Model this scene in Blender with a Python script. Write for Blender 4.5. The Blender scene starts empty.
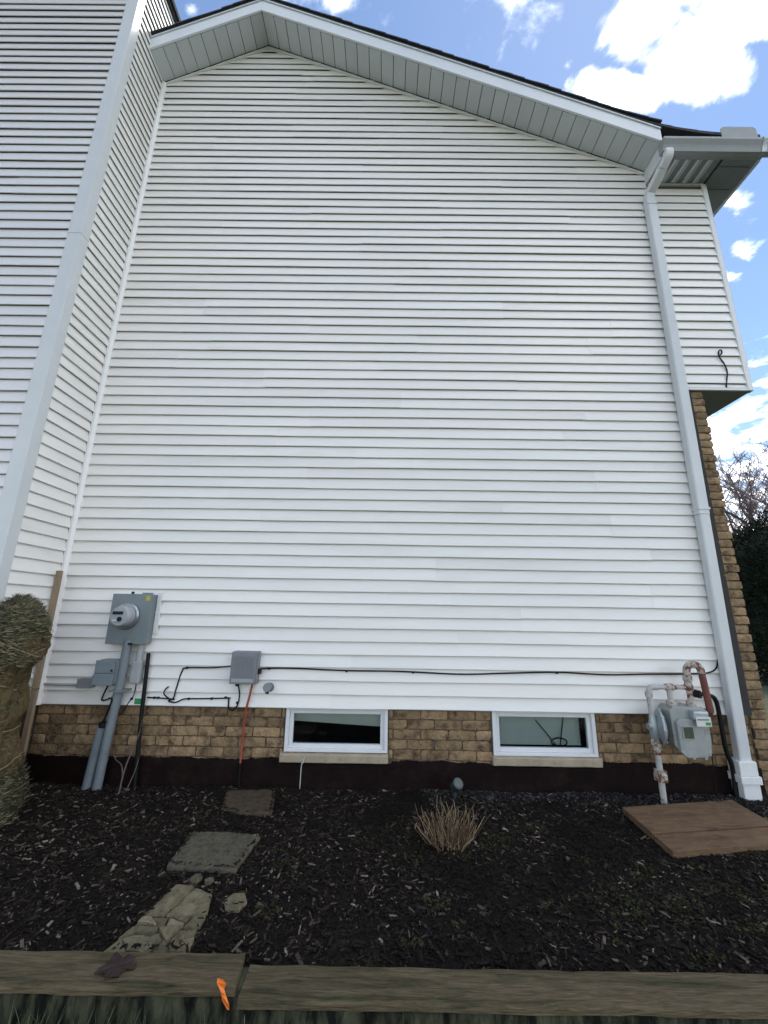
import bpy, bmesh, math, random
from mathutils import Vector, Matrix, noise
random.seed(7)
rnd = random.random
def U(a, b): return a + (b - a) * rnd()
S = bpy.context.scene
COL = S.collection

# ------------------------------------------------------------------ camera
F, PITCH, YAW, ROLL = 400.7, math.radians(13.94), math.radians(-0.2455), math.radians(0.85)
CAM = Vector((0, -3.489, 0.756))
FW = Vector((math.sin(YAW) * math.cos(PITCH), math.cos(YAW) * math.cos(PITCH), math.sin(PITCH)))
_rt = Vector((math.cos(YAW), -math.sin(YAW), 0)); _up = _rt.cross(FW)
RT = math.cos(ROLL) * _rt + math.sin(ROLL) * _up
UP = -math.sin(ROLL) * _rt + math.cos(ROLL) * _up
cd = bpy.data.cameras.new('camera'); cam = bpy.data.objects.new('camera', cd); COL.objects.link(cam)
m3 = Matrix((RT, UP, -FW)).transposed()
cam.matrix_world = Matrix.Translation(CAM) @ m3.to_4x4()
cd.sensor_fit = 'VERTICAL'; cd.sensor_height = 36.0; cd.lens = F / 1024 * 36.0
cd.clip_start = 0.05; cd.clip_end = 3000
S.camera = cam
def ray(u, v): return (RT * ((u - 384) / F) + UP * ((512 - v) / F) + FW).normalized()

# ------------------------------------------------------------------ light
SUN_DIR = ray(610, -60)                       # the sun stands behind the bright cloud over the eave
SUN_EL = math.asin(SUN_DIR.z); SUN_AZ = math.atan2(SUN_DIR.x, SUN_DIR.y)
w = bpy.data.worlds.new('World'); S.world = w; w.use_nodes = True
nt = w.node_tree; nt.nodes.clear()
def N(t, **k):
    n = nt.nodes.new(t)
    for a, b in k.items(): setattr(n, a, b)
    return n
def LK(a, b): nt.links.new(a, b)
def MATH(op, a, b=None, c=None, clamp=False):
    n = N('ShaderNodeMath', operation=op); n.use_clamp = clamp
    for i, x in enumerate((a, b, c)):
        if x is None: continue
        if isinstance(x, (int, float)): n.inputs[i].default_value = x
        else: LK(x, n.inputs[i])
    return n.outputs[0]
def VM(op, a, b=None):
    n = N('ShaderNodeVectorMath', operation=op)
    for i, x in enumerate((a, b)):
        if x is None: continue
        if isinstance(x, (tuple, list, Vector)): n.inputs[i].default_value = x
        else: LK(x, n.inputs[i])
    return n
sky = N('ShaderNodeTexSky', sky_type='NISHITA'); sky.sun_disc = False
sky.sun_elevation = SUN_EL; sky.sun_rotation = SUN_AZ
sky.air_density = 1.0; sky.dust_density = 0.05; sky.ozone_density = 1.0
tc = N('ShaderNodeTexCoord')
sep = N('ShaderNodeSeparateXYZ'); LK(tc.outputs['Generated'], sep.inputs[0])
zc = MATH('MAXIMUM', sep.outputs['Z'], 0.04)
cmb = N('ShaderNodeCombineXYZ')
LK(MATH('DIVIDE', sep.outputs['X'], zc), cmb.inputs[0]); LK(MATH('DIVIDE', sep.outputs['Y'], zc), cmb.inputs[1])
P = cmb.outputs[0]                            # point of a flat cloud layer one unit up
def fbm(vec, scale, detail, rough, wv=0.0, dist=0.0):
    n = N('ShaderNodeTexNoise', noise_dimensions='4D'); LK(vec, n.inputs['Vector'])
    n.inputs['Scale'].default_value = scale; n.inputs['Detail'].default_value = detail
    n.inputs['Roughness'].default_value = rough; n.inputs['W'].default_value = wv; n.inputs['Distortion'].default_value = dist
    return n.outputs['Fac']
n1 = fbm(P, 7.0, 9, 0.60, 3.1, 0.3); n2 = fbm(P, 0.7, 3, 0.5, 26.1); n3 = fbm(P, 11.0, 6, 0.6, 1.7, 0.3)
def lay(u, v):
    d = ray(u, v); return Vector((d.x / d.z, d.y / d.z, 0))
blob = None
for (u, v, ru, rv, k) in [(668, 40, 95, 62, 1.0), (735, 0, 100, 60, 1.0), (620, 90, 60, 34, 1.0), (690, 70, 80, 50, 1.0), (342, 0, 56, 34, .64), (736, 205, 46, 36, .60),
                          (744, 252, 40, 22, .56), (728, 275, 26, 18, .5), (790, 402, 26, 16, .7), (190, 10, 22, 22, .45)]:
    c = lay(u, v); ex = lay(u + ru, v) - c; ey = lay(u, v - rv) - c
    det = ex.x * ey.y - ex.y * ey.x
    d0 = VM('SUBTRACT', P, c).outputs[0]
    a = VM('DOT_PRODUCT', d0, (ey.y / det, -ey.x / det, 0)).outputs['Value']
    b = VM('DOT_PRODUCT', d0, (-ex.y / det, ex.x / det, 0)).outputs['Value']
    r = MATH('SQRT', MATH('ADD', MATH('MULTIPLY', a, a), MATH('MULTIPLY', b, b)))
    m = MATH('MULTIPLY', MATH('SUBTRACT', 1.25, r), k, clamp=False)
    m = MATH('MAXIMUM', m, 0.0)
    blob = m if blob is None else MATH('MAXIMUM', blob, m)
blob = MATH('MINIMUM', blob, 0.8)
# fair-weather clouds over the whole dome + the ones in view
base = MATH('MULTIPLY', MATH('SUBTRACT', n2, 0.45), 2.0)
dens = MATH('ADD', MATH('MAXIMUM', base, MATH('SUBTRACT', MATH('MULTIPLY', blob, 0.75), 0.28)), MATH('MULTIPLY', MATH('SUBTRACT', n1, 0.5), 1.35))
mr = N('ShaderNodeMapRange', interpolation_type='SMOOTHSTEP'); LK(dens, mr.inputs['Value'])
mr.inputs['From Min'].default_value = 0.02; mr.inputs['From Max'].default_value = 0.46
cov = MATH('MULTIPLY', mr.outputs[0], 0.96)
shade = N('ShaderNodeMapRange'); LK(n3, shade.inputs['Value'])
shade.inputs['From Min'].default_value = 0.3; shade.inputs['From Max'].default_value = 0.62
cc = N('ShaderNodeMixRGB'); cc.inputs['Color1'].default_value = (13.5, 13.7, 14.2, 1); cc.inputs['Color2'].default_value = (29.5, 29.0, 28.4, 1)
LK(shade.outputs[0], cc.inputs['Fac'])
mx = N('ShaderNodeMixRGB'); LK(cov, mx.inputs['Fac']); LK(sky.outputs[0], mx.inputs['Color1']); LK(cc.outputs[0], mx.inputs['Color2'])
bg = N('ShaderNodeBackground'); bg.inputs['Strength'].default_value = 0.052; LK(mx.outputs[0], bg.inputs['Color'])
wo = N('ShaderNodeOutputWorld'); LK(bg.outputs[0], wo.inputs[0])
sl = bpy.data.lights.new('sun', 'SUN'); sl.energy = 0.6; sl.angle = math.radians(12); sl.color = (1, .95, .87)
so = bpy.data.objects.new('sun', sl); COL.objects.link(so)
so.rotation_euler = (-SUN_DIR).to_track_quat('-Z', 'Y').to_euler(); so.location = (3, 4, 12)
S.view_settings.view_transform = 'Standard'; S.view_settings.look = 'None'; S.view_settings.gamma = 1
S.view_settings.exposure = 2.0
S.render.resolution_x, S.render.resolution_y = 768, 1024

# ------------------------------------------------------------------ materials
def mat(name, col, rough=.6, var=.15, scale=6., bump=0., bscale=60., stretch=(1, 1, 1), metal=0., col2=None, thr=(.45, .6), rscale=None, perobj=0., spec=.5, island=None, dist=0.):
    """noise-varied Principled; col2 = second colour appearing in patches (thr), perobj = value change from object to object"""
    m = bpy.data.materials.new(name); m.use_nodes = True; t = m.node_tree; b = t.nodes['Principled BSDF']
    def n(k): return t.nodes.new(k)
    L = t.links.new
    co = n('ShaderNodeTexCoord'); mp = n('ShaderNodeMapping'); mp.inputs['Scale'].default_value = stretch
    L(co.outputs['Object'], mp.inputs[0])
    if perobj:
        oi = n('ShaderNodeObjectInfo'); mu = n('ShaderNodeVectorMath'); mu.operation = 'MULTIPLY_ADD'
        cm = n('ShaderNodeCombineXYZ'); L(oi.outputs['Random'], cm.inputs[0]); L(oi.outputs['Random'], cm.inputs[1])
        mu.inputs[1].default_value = (37, 53, 0); L(cm.outputs[0], mu.inputs[0]); L(co.outputs['Object'], mu.inputs[2]); L(mu.outputs[0], mp.inputs[0])
    nz = n('ShaderNodeTexNoise'); nz.inputs['Scale'].default_value = scale; nz.inputs['Detail'].default_value = 6; nz.inputs['Roughness'].default_value = .65; nz.inputs['Distortion'].default_value = dist
    L(mp.outputs[0], nz.inputs['Vector'])
    rp = n('ShaderNodeMapRange'); rp.inputs['From Min'].default_value = .25; rp.inputs['From Max'].default_value = .75
    rp.inputs['To Min'].default_value = 1 - var; rp.inputs['To Max'].default_value = 1 + var; L(nz.outputs[0], rp.inputs[0])
    val = rp.outputs[0]
    def mul(a, bb):
        q = n('ShaderNodeMath'); q.operation = 'MULTIPLY'; L(a, q.inputs[0]); L(bb, q.inputs[1]); return q.outputs[0]
    if perobj:
        r2 = n('ShaderNodeMapRange'); r2.inputs['To Min'].default_value = 1 - perobj; r2.inputs['To Max'].default_value = 1 + perobj
        L(oi.outputs['Random'], r2.inputs[0]); val = mul(val, r2.outputs[0])
    basec = None
    if island:
        ge = n('ShaderNodeNewGeometry'); cr = n('ShaderNodeValToRGB'); els = cr.color_ramp.elements
        while len(els) < len(island): els.new(.5)
        for e, (p, c) in zip(els, island): e.position = p; e.color = (*c, 1)
        L(ge.outputs['Random Per Island'], cr.inputs[0]); basec = cr.outputs[0]
    if col2:
        nb = n('ShaderNodeTexNoise'); nb.inputs['Scale'].default_value = rscale or scale * 1.7; nb.inputs['Detail'].default_value = 5; nb.inputs['Roughness'].default_value = .6; nb.inputs['Distortion'].default_value = dist
        ad = n('ShaderNodeVectorMath'); ad.inputs[1].default_value = (3.3, 7.1, 5.2); L(mp.outputs[0], ad.inputs[0]); L(ad.outputs[0], nb.inputs['Vector'])
        r3 = n('ShaderNodeMapRange'); r3.inputs['From Min'].default_value = thr[0]; r3.inputs['From Max'].default_value = thr[1]; L(nb.outputs[0], r3.inputs[0])
        mc = n('ShaderNodeMixRGB'); mc.inputs[1].default_value = (*col, 1); mc.inputs[2].default_value = (*col2, 1); L(r3.outputs[0], mc.inputs[0])
        if basec: L(basec, mc.inputs[1])
        basec = mc.outputs[0]
    sc = n('ShaderNodeVectorMath'); sc.operation = 'SCALE'
    if basec: L(basec, sc.inputs[0])
    else: sc.inputs[0].default_value = col
    L(val, sc.inputs['Scale']); L(sc.outputs[0], b.inputs['Base Color'])
    b.inputs['Roughness'].default_value = rough; b.inputs['Metallic'].default_value = metal
    b.inputs['Specular IOR Level'].default_value = spec
    if bump:
        n4 = n('ShaderNodeTexNoise'); n4.inputs['Scale'].default_value = bscale; n4.inputs['Detail'].default_value = 5; L(mp.outputs[0], n4.inputs['Vector'])
        bp = n('ShaderNodeBump'); bp.inputs['Strength'].default_value = bump; bp.inputs['Distance'].default_value = .01
        L(n4.outputs[0], bp.inputs['Height']); L(bp.outputs[0], b.inputs['Normal'])
    return m
M = {}
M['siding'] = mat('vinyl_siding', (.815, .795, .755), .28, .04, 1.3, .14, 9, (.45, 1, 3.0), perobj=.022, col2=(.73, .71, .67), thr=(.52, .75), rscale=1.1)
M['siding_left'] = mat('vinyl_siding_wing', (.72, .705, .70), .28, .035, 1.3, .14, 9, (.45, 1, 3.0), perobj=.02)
M['trim'] = mat('painted_trim', (.60, .62, .625), .35, .05, 3, .04, 40)
M['trim_white'] = mat('white_trim', (.72, .73, .72), .4, .05, 3, .04, 40)
M['corner_white'] = mat('white_corner_post', (.82, .815, .80), .4, .04, 3)
M['fascia'] = mat('fascia_metal', (.66, .69, .72), .35, .05, 2, .05, 20)
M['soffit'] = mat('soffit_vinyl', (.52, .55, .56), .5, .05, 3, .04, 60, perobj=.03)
M['spl'] = mat('splash_guard_metal', (.26, .28, .27), .5, .1, 8)
M['gutter'] = mat('gutter_metal', (.27, .285, .295), .4, .08, 4, .05, 30)
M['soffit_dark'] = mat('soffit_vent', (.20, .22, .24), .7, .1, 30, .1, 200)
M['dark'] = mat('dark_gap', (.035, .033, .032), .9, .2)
M['sheath'] = mat('wall_sheathing', (.13, .13, .135), .8, .1)  # coloured dark to carry the shade in the gaps under the laps
M['shingle'] = mat('asphalt_shingle', (.035, .036, .042), .9, .35, 60, .5, 300, perobj=.25)
M['brick'] = mat('brown_brick', (.27, .184, .103), .9, .45, 15, 1.0, 55, (1, 1, 1), perobj=.28, col2=(.09, .058, .036), thr=(.50, .67), rscale=11, spec=.2)
M['mortar'] = mat('brown_mortar', (.115, .086, .058), .95, .4, 18, .8, 90, spec=.2, col2=(.05, .036, .025), thr=(.5, .65))
M['parge'] = mat('black_foundation_coating', (.0085, .0042, .0036), .6, .5, 7, .5, 30, col2=(.015, .008, .0065), thr=(.5, .7), spec=.1)
M['sill'] = mat('limestone_sill', (.36, .30, .215), .85, .18, 9, .35, 90, col2=(.2, .16, .11), thr=(.58, .75))
M['frame'] = mat('vinyl_window_frame', (.70, .71, .72), .35, .05, 5, .03, 60)
M['blind'] = mat('roller_blind', (.78, .77, .72), .8, .08, 12, .1, 200)
M['slat'] = mat('blind_slat', (.74, .76, .74), .6, .06, 12)
M['room'] = mat('dark_room', (.006, .007, .008), .95, .3)
M['grey_box'] = mat('grey_painted_steel', (.175, .205, .215), .45, .10, 5, .06, 60, col2=(.13, .15, .15), thr=(.6, .75))
M['grey_pvc'] = mat('grey_pvc', (.165, .195, .215), .5, .14, 5, .06, 60, col2=(.12, .135, .14), thr=(.55, .75))
M['grey_plastic'] = mat('blue_grey_plastic', (.19, .23, .255), .5, .08, 6, .05, 90)
M['tel_box'] = mat('grey_telecom_plastic', (.20, .205, .225), .5, .08, 6, .05, 90)
M['pale_grey'] = mat('pale_grey_plastic', (.33, .35, .35), .5, .08, 6, .05, 80)
M['meter_glass'] = mat('meter_cover', (.36, .38, .40), .12, .05, 4)
M['meter_ring'] = mat('meter_ring', (.32, .34, .36), .3, .1, 8, metal=.7)
M['black'] = mat('black_rubber', (.006, .006, .0062), .55, .2, 10, spec=.25)
M['display'] = mat('meter_display', (.02, .022, .03), .2, .1)
M['yellow'] = mat('yellow_sticker', (.42, .40, .06), .6, .1)
M['green'] = mat('green_tag', (.03, .30, .10), .6, .15, 20)
M['orange'] = mat('orange_cable', (.33, .065, .03), .5, .15, 10)
M['flag'] = mat('orange_ribbon', (.75, .17, .015), .5, .1, 20)
M['white_pipe'] = mat('peeling_white_pipe', (.42, .42, .40), .6, .2, 12, .35, 80, col2=(.19, .085, .05), thr=(.58, .66), rscale=22)
M['rust_pipe'] = mat('rusty_pipe', (.43, .39, .34), .8, .25, 14, .6, 90, col2=(.15, .06, .035), thr=(.47, .56), rscale=26, spec=.2)
M['red_pipe'] = mat('red_primer_pipe', (.15, .045, .03), .65, .2, 12, .25, 60, col2=(.22, .10, .07), thr=(.55, .7))
M['meter_body'] = mat('gas_meter_enamel', (.29, .31, .295), .45, .2, 8, .12, 60, col2=(.20, .19, .17), thr=(.6, .72), rscale=10)
M['galv'] = mat('galvanised_metal', (.38, .42, .43), .4, .15, 10, .1, 60, metal=.5)
M['label'] = mat('white_label', (.6, .62, .58), .5, .06, 20)
M['window_dial'] = mat('gas_dial', (.075, .08, .06), .15, .3, 30)
M['board'] = mat('brown_board', (.15, .094, .054), .75, .35, 9, .4, 50, (1, 3.5, 5), spec=.15, col2=(.07, .046, .031), thr=(.52, .70), rscale=4, dist=.6)
M['flagstone'] = mat('grey_flagstone', (.10, .089, .064), .95, .4, 18, .9, 60, spec=.15, col2=(.042, .040, .027), thr=(.5, .7))
M['flagstone_dark'] = mat('brown_flagstone', (.075, .057, .036), .95, .4, 18, .9, 60, spec=.15, col2=(.045, .038, .028), thr=(.5, .7))
M['sandstone'] = mat('tan_flagstone', (.165, .142, .088), .95, .45, 22, .9, 70, spec=.15, col2=(.12, .10, .065), thr=(.5, .68), perobj=.28)
M['timber'] = mat('weathered_timber', (.128, .100, .060), .9, .55, 8, 1.0, 16, (1.3, 13, 13), spec=.1, col2=(.040, .042, .022), thr=(.46, .70), rscale=1.5, dist=.7)
M['timber_wet'] = mat('mossy_timber', (.07, .073, .045), .9, .5, 9, .8, 30, (3.2, 1, .9), spec=.1, col2=(.009, .010, .008), thr=(.40, .60), rscale=6)
M['soil'] = mat('dark_soil', (.0095, .0076, .0063), .95, .5, 22, 1., 60, col2=(.027, .026, .012), thr=(.62, .75), rscale=3, spec=.15)
M['mulch'] = mat('bark_mulch', (.02, .017, .015), .85, .3, 30, .3, 80,
    island=[(0, (.006, .0046, .0037)), (.50, (.0165, .0125, .0098)), (.80, (.031, .0235, .0175)), (.90, (.064, .049, .036)), (.965, (.13, .106, .082)), (1, (.29, .245, .19))], col2=(.012, .0095, .0075), thr=(.50, .62), rscale=2.2, spec=.12)
M['pebble'] = mat('dark_pebbles', (.04, .04, .04), .8, .2, 30, island=[(0, (.012, .0115, .011)), (.75, (.035, .034, .033)), (1, (.11, .105, .10))], spec=.15)
M['moss'] = mat('moss_green', (.035, .04, .012), .95, .4, 60, island=[(0, (.014, .016, .007)), (1, (.045, .046, .017))], spec=.15)
M['lawn'] = mat('lawn_ground', (.065, .075, .036), .95, .35, 3, .6, 60, col2=(.08, .078, .045), thr=(.45, .7))
M['grass'] = mat('grass_blade', (.05, .08, .025), .7, .2, 10, island=[(0, (.03, .05, .015)), (.7, (.06, .085, .03)), (1, (.16, .14, .07))])
M['straw'] = mat('dry_stem', (.2, .14, .075), .8, .2, 20, island=[(0, (.05, .028, .015)), (.55, (.14, .085, .045)), (.85, (.25, .175, .10)), (1, (.36, .28, .17))])
M['leaf'] = mat('dry_leaf', (.022, .009, .006), .7, .3, 30, .3, 90)
M['burlap'] = mat('burlap', (.135, .098, .05), .95, .4, 40, 1.0, 190, spec=.1, col2=(.07, .058, .028), thr=(.45, .65), rscale=7)
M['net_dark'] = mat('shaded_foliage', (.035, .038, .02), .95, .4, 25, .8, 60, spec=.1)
M['net'] = mat('green_netting', (.10, .095, .05), .9, .3, 20, island=[(0, (.024, .024, .011)), (.55, (.082, .075, .038)), (.85, (.155, .135, .072)), (1, (.27, .23, .14))])
M['twine'] = mat('twine', (.24, .19, .11), .9, .2, 30)
M['stake'] = mat('pine_stake', (.27, .20, .13), .8, .2, 7, .3, 60, (8, 8, .6))
M['spot'] = mat('green_lamp_housing', (.03, .055, .055), .5, .15, 10, .1, 60)
M['lens'] = mat('lamp_lens', (.05, .065, .065), .3, .2)
M['bark'] = mat('grey_bark', (.11, .085, .078), .9, .3, 12, .4, 40)
M['twig'] = mat('purple_twig', (.21, .15, .15), .9, .2, 10)
M['yew'] = mat('dark_evergreen', (.012, .02, .012), .85, .3, 4, spec=.15, island=[(0, (.006, .010, .007)), (.7, (.013, .022, .013)), (1, (.028, .038, .02))])
M['bush_leaf'] = mat('shrub_leaf', (.05, .07, .025), .7, .3, 4, island=[(0, (.03, .045, .015)), (1, (.09, .10, .05))])
def glass_mat():
    m = bpy.data.materials.new('window_glass'); m.use_nodes = True; t = m.node_tree; t.nodes.clear()
    o = t.nodes.new('ShaderNodeOutputMaterial'); mi = t.nodes.new('ShaderNodeMixShader'); tr = t.nodes.new('ShaderNodeBsdfTransparent'); g = t.nodes.new('ShaderNodeBsdfGlossy')
    tr.inputs[0].default_value = (.82, .86, .85, 1); g.inputs['Roughness'].default_value = .03
    f = t.nodes.new('ShaderNodeFresnel'); f.inputs[0].default_value = 1.5
    t.links.new(f.outputs[0], mi.inputs[0]); t.links.new(tr.outputs[0], mi.inputs[1]); t.links.new(g.outputs[0], mi.inputs[2]); t.links.new(mi.outputs[0], o.inputs[0])
    return m
M['glass'] = glass_mat()

# ------------------------------------------------------------------ mesh helpers
WL = {}                                        # world location of each object
class MB:
    def __init__(s): s.v = []; s.f = []
    def add(s, v, f):
        k = len(s.v); s.v += [Vector(p) for p in v]; s.f += [tuple(i + k for i in q) for q in f]; return s
    def box(s, x0, x1, y0, y1, z0, z1):
        return s.add([(x0, y0, z0), (x1, y0, z0), (x1, y1, z0), (x0, y1, z0), (x0, y0, z1), (x1, y0, z1), (x1, y1, z1), (x0, y1, z1)],
                     [(3, 2, 1, 0), (4, 5, 6, 7), (0, 1, 5, 4), (1, 2, 6, 5), (2, 3, 7, 6), (3, 0, 4, 7)])
    def prism(s, poly, d):
        """extrude the 3-D polygon by the vector d"""
        n = len(poly); a = [Vector(p) for p in poly]; d = Vector(d)
        return s.add(a + [p + d for p in a], [tuple(range(n))[::-1], tuple(range(n, 2 * n))] + [(i, (i + 1) % n, n + (i + 1) % n, n + i) for i in range(n)])
    def tube(s, path, r, n=8, cap=True, r2=None):
        path = [Vector(p) for p in path]; k = len(path); vs = []; up = None
        for i, p in enumerate(path):
            t = (path[min(i + 1, k - 1)] - path[max(i - 1, 0)]).normalized()
            if up is None: up = t.orthogonal().normalized()
            up = (up - t * up.dot(t)); up = up.normalized() if up.length > 1e-6 else t.orthogonal().normalized()
            sd = t.cross(up); rr = r if r2 is None else r + (r2 - r) * i / (k - 1)
            vs += [p + rr * (math.cos(2 * math.pi * j / n) * up + math.sin(2 * math.pi * j / n) * sd) for j in range(n)]
        fs = [(i * n + j, i * n + (j + 1) % n, (i + 1) * n + (j + 1) % n, (i + 1) * n + j) for i in range(k - 1) for j in range(n)]
        if cap: fs += [tuple(range(n))[::-1], tuple(range((k - 1) * n, k * n))]
        return s.add(vs, fs)
    def lathe(s, prof, c, axis, n=24):
        """prof: list of (radius, distance along axis) from point c"""
        ax = Vector(axis).normalized(); u = ax.orthogonal().normalized(); v = ax.cross(u); c = Vector(c); vs = []
        for r, h in prof: vs += [c + ax * h + r * (math.cos(2 * math.pi * j / n) * u + math.sin(2 * math.pi * j / n) * v) for j in range(n)]
        k = len(prof)
        fs = [(i * n + j, i * n + (j + 1) % n, (i + 1) * n + (j + 1) % n, (i + 1) * n + j) for i in range(k - 1) for j in range(n)]
        fs += [tuple(range(n))[::-1], tuple(range((k - 1) * n, k * n))]
        return s.add(vs, fs)
    def build(s, name, m, parent=None, bevel=0., smooth=False, origin=None, sub=0, kind=None, fixn=True):
        lo = Vector([min(p[i] for p in s.v) for i in range(3)]); hi = Vector([max(p[i] for p in s.v) for i in range(3)])
        if origin is None: origin = (lo + hi) / 2 if parent else Vector(((lo.x + hi.x) / 2, (lo.y + hi.y) / 2, lo.z))
        origin = Vector(origin)
        me = bpy.data.meshes.new(name); me.from_pydata([tuple(p - origin) for p in s.v], [], s.f)
        if bevel or sub or fixn:
            b = bmesh.new(); b.from_mesh(me)
            if fixn: bmesh.ops.recalc_face_normals(b, faces=b.faces)
            if bevel: bmesh.ops.bevel(b, geom=[e for e in b.edges if e.is_manifold and e.calc_face_angle(0) > .5], offset=bevel, segments=2, affect='EDGES', profile=.6, clamp_overlap=True)
            b.to_mesh(me); b.free()
        if smooth:
            for p in me.polygons: p.use_smooth = True
            try: me.set_sharp_from_angle(angle=math.radians(40))
            except Exception: pass
        me.materials.append(M[m]); return link(name, me, parent, origin, kind)
def link(name, me, parent, origin, kind=None):
    o = bpy.data.objects.new(name, me); COL.objects.link(o)
    if parent: o.parent = parent; o.location = Vector(origin) - WL[parent.name]
    else: o.location = origin
    WL[o.name] = Vector(origin)
    if kind: o['kind'] = kind
    return o
def thing(name, loc, label, cat, group=None):
    o = bpy.data.objects.new(name, None); COL.objects.link(o); o.location = loc; o.empty_display_size = .1
    WL[o.name] = Vector(loc); return tag(o, label, cat, group)
def tag(o, label, cat, group=None):
    o['label'] = label; o['category'] = cat
    if group: o['group'] = group
    return o
def smoothpath(pts, n=6):
    pts = [Vector(p) for p in pts]; out = []
    for i in range(len(pts) - 1):
        p0 = pts[max(i - 1, 0)]; p1 = pts[i]; p2 = pts[i + 1]; p3 = pts[min(i + 2, len(pts) - 1)]
        for k in range(n):
            t = k / n
            out.append(.5 * ((2 * p1) + (p2 - p0) * t + (2 * p0 - 5 * p1 + 4 * p2 - p3) * t * t + (3 * p1 - p0 - 3 * p2 + p3) * t ** 3))
    return out + [pts[-1]]
def fb(x, y, z=0, s=1.): return noise.fractal(Vector((x * s, y * s, z * s)), 1., 2., 4)

# ------------------------------------------------------------------ ground and bed
def bed_z(x, y):
    z = -.562 + .012 * fb(x, y, 0, 1.3) + .006 * fb(x, y, 3, 6)
    if y < -1.45: z -= .02 * (-1.45 - y) / .15
    return z
LAWN = -.675
g = MB(); g.add([(-300, -300, LAWN), (300, -300, LAWN), (300, 300, LAWN), (-300, 300, LAWN)], [(0, 1, 2, 3)])
g.build('ground', 'lawn', kind='structure', origin=(0, 0, LAWN))
g = MB(); nx, ny = 190, 44; X0, X1, Y0, Y1 = -5.2, 4.4, -1.61, .10
vs = []
for j in range(ny + 1):
    for i in range(nx + 1):
        x = X0 + (X1 - X0) * i / nx; y = Y0 + (Y1 - Y0) * j / ny
        vs.append((x, y, bed_z(x, y) - (0.0 if i < nx else .12)))
g.add(vs, [(j * (nx + 1) + i, j * (nx + 1) + i + 1, (j + 1) * (nx + 1) + i + 1, (j + 1) * (nx + 1) + i) for j in range(ny) for i in range(nx)])
g.build('planting_bed', 'soil', kind='structure', smooth=True, origin=(0, -.8, -.56))
def chip(mb, x, y, z, l, wd, h, a, tx, ty):
    R = Matrix.Rotation(a, 3, 'Z') @ Matrix.Rotation(tx, 3, 'X') @ Matrix.Rotation(ty, 3, 'Y')
    vs = []
    for (sx, sy, sz) in ((-1, -1, -1), (1, -1, -1), (1, 1, -1), (-1, 1, -1), (-1, -1, 1), (1, -1, 1), (1, 1, 1), (-1, 1, 1)):
        tp = U(.5, 1.0)
        vs.append(Vector((x, y, z)) + R @ Vector((sx * l * tp, sy * wd * U(.6, 1), sz * h)))
    mb.add(vs, [(3, 2, 1, 0), (4, 5, 6, 7), (0, 1, 5, 4), (1, 2, 6, 5), (2, 3, 7, 6), (3, 0, 4, 7)])
FLATS = []                                     # stones and boards lying on the bed keep free of chips: filled below
def inpoly(x, y, poly):
    c = False; j = len(poly) - 1
    for i in range(len(poly)):
        (xi, yi), (xj, yj) = poly[i], poly[j]
        if (yi > y) != (yj > y) and x < (xj - xi) * (y - yi) / (yj - yi) + xi: c = not c
        j = i
    return c

# ------------------------------------------------------------------ the house
SB = -.0                                       # siding bottom height
CO = .1016                                     # one lap
XL, XJ = -2.775, 3.475                         # inner corner, end of the upper floor's boards
RIDGE = (-1.545, 7.62); KL, KR = .55, .4555    # ridge and soffit slopes
ZSOF = 5.445; XEND = 2.86                      # lower soffit of the corner return, end of the rake
JZ = 2.885                                     # underside of the overhanging floor
def zs(x): return RIDGE[1] - (RIDGE[0] - x) * KL if x < RIDGE[0] else RIDGE[1] - (x - RIDGE[0]) * KR
house = thing('house', (0, 0, -.6), 'white vinyl sided gable end wall over a brown brick base', 'house')
def board(parent, a0, a1, b0, b1, z, z2, seed, off=0., m='siding', fn=None):
    """one lap: bottom edge from a0 to a1 at height z, top edge from b0 to b1 at z2; fn maps (along, out, height) to the world"""
    n = max(2, int((a1 - a0) / .25)); mb = MB(); vs = []; zo = (hash((seed, int(a0 * 100))) % 100 - 50) * .00005
    for i in range(n + 1):
        t = i / n; xb = a0 + (a1 - a0) * t; xt = b0 + (b1 - b0) * t
        wz = .0034 * fb(xb, z * 3.1, seed, .8) + zo; wy = .0016 * fb(xb, z * 2.3, seed + 9, 1.1)
        top = .0035 + off; bot = .0225 + off + wy; up = .004 if z2 - z > .09 else 0
        for (x, o, h) in ((xt, top, z2 + up), (xb, bot, z + wz + .0065), (xb, bot - .0012, z + wz + .0022), (xb, bot - .0065, z + wz), (xb, bot - .0075, z + wz + .030), (xb, .0005, z + wz + .034)):
            vs.append(fn(x, o, h))
    k = 6
    fs = [(i * k + j, (i + 1) * k + j, (i + 1) * k + j + 1, i * k + j + 1) for i in range(n) for j in range(k - 1)]
    fs += [tuple(range(k)), tuple(n * k + j for j in range(k))[::-1]]
    mb.add(vs, fs); return mb.build('siding_board', m, parent)
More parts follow.
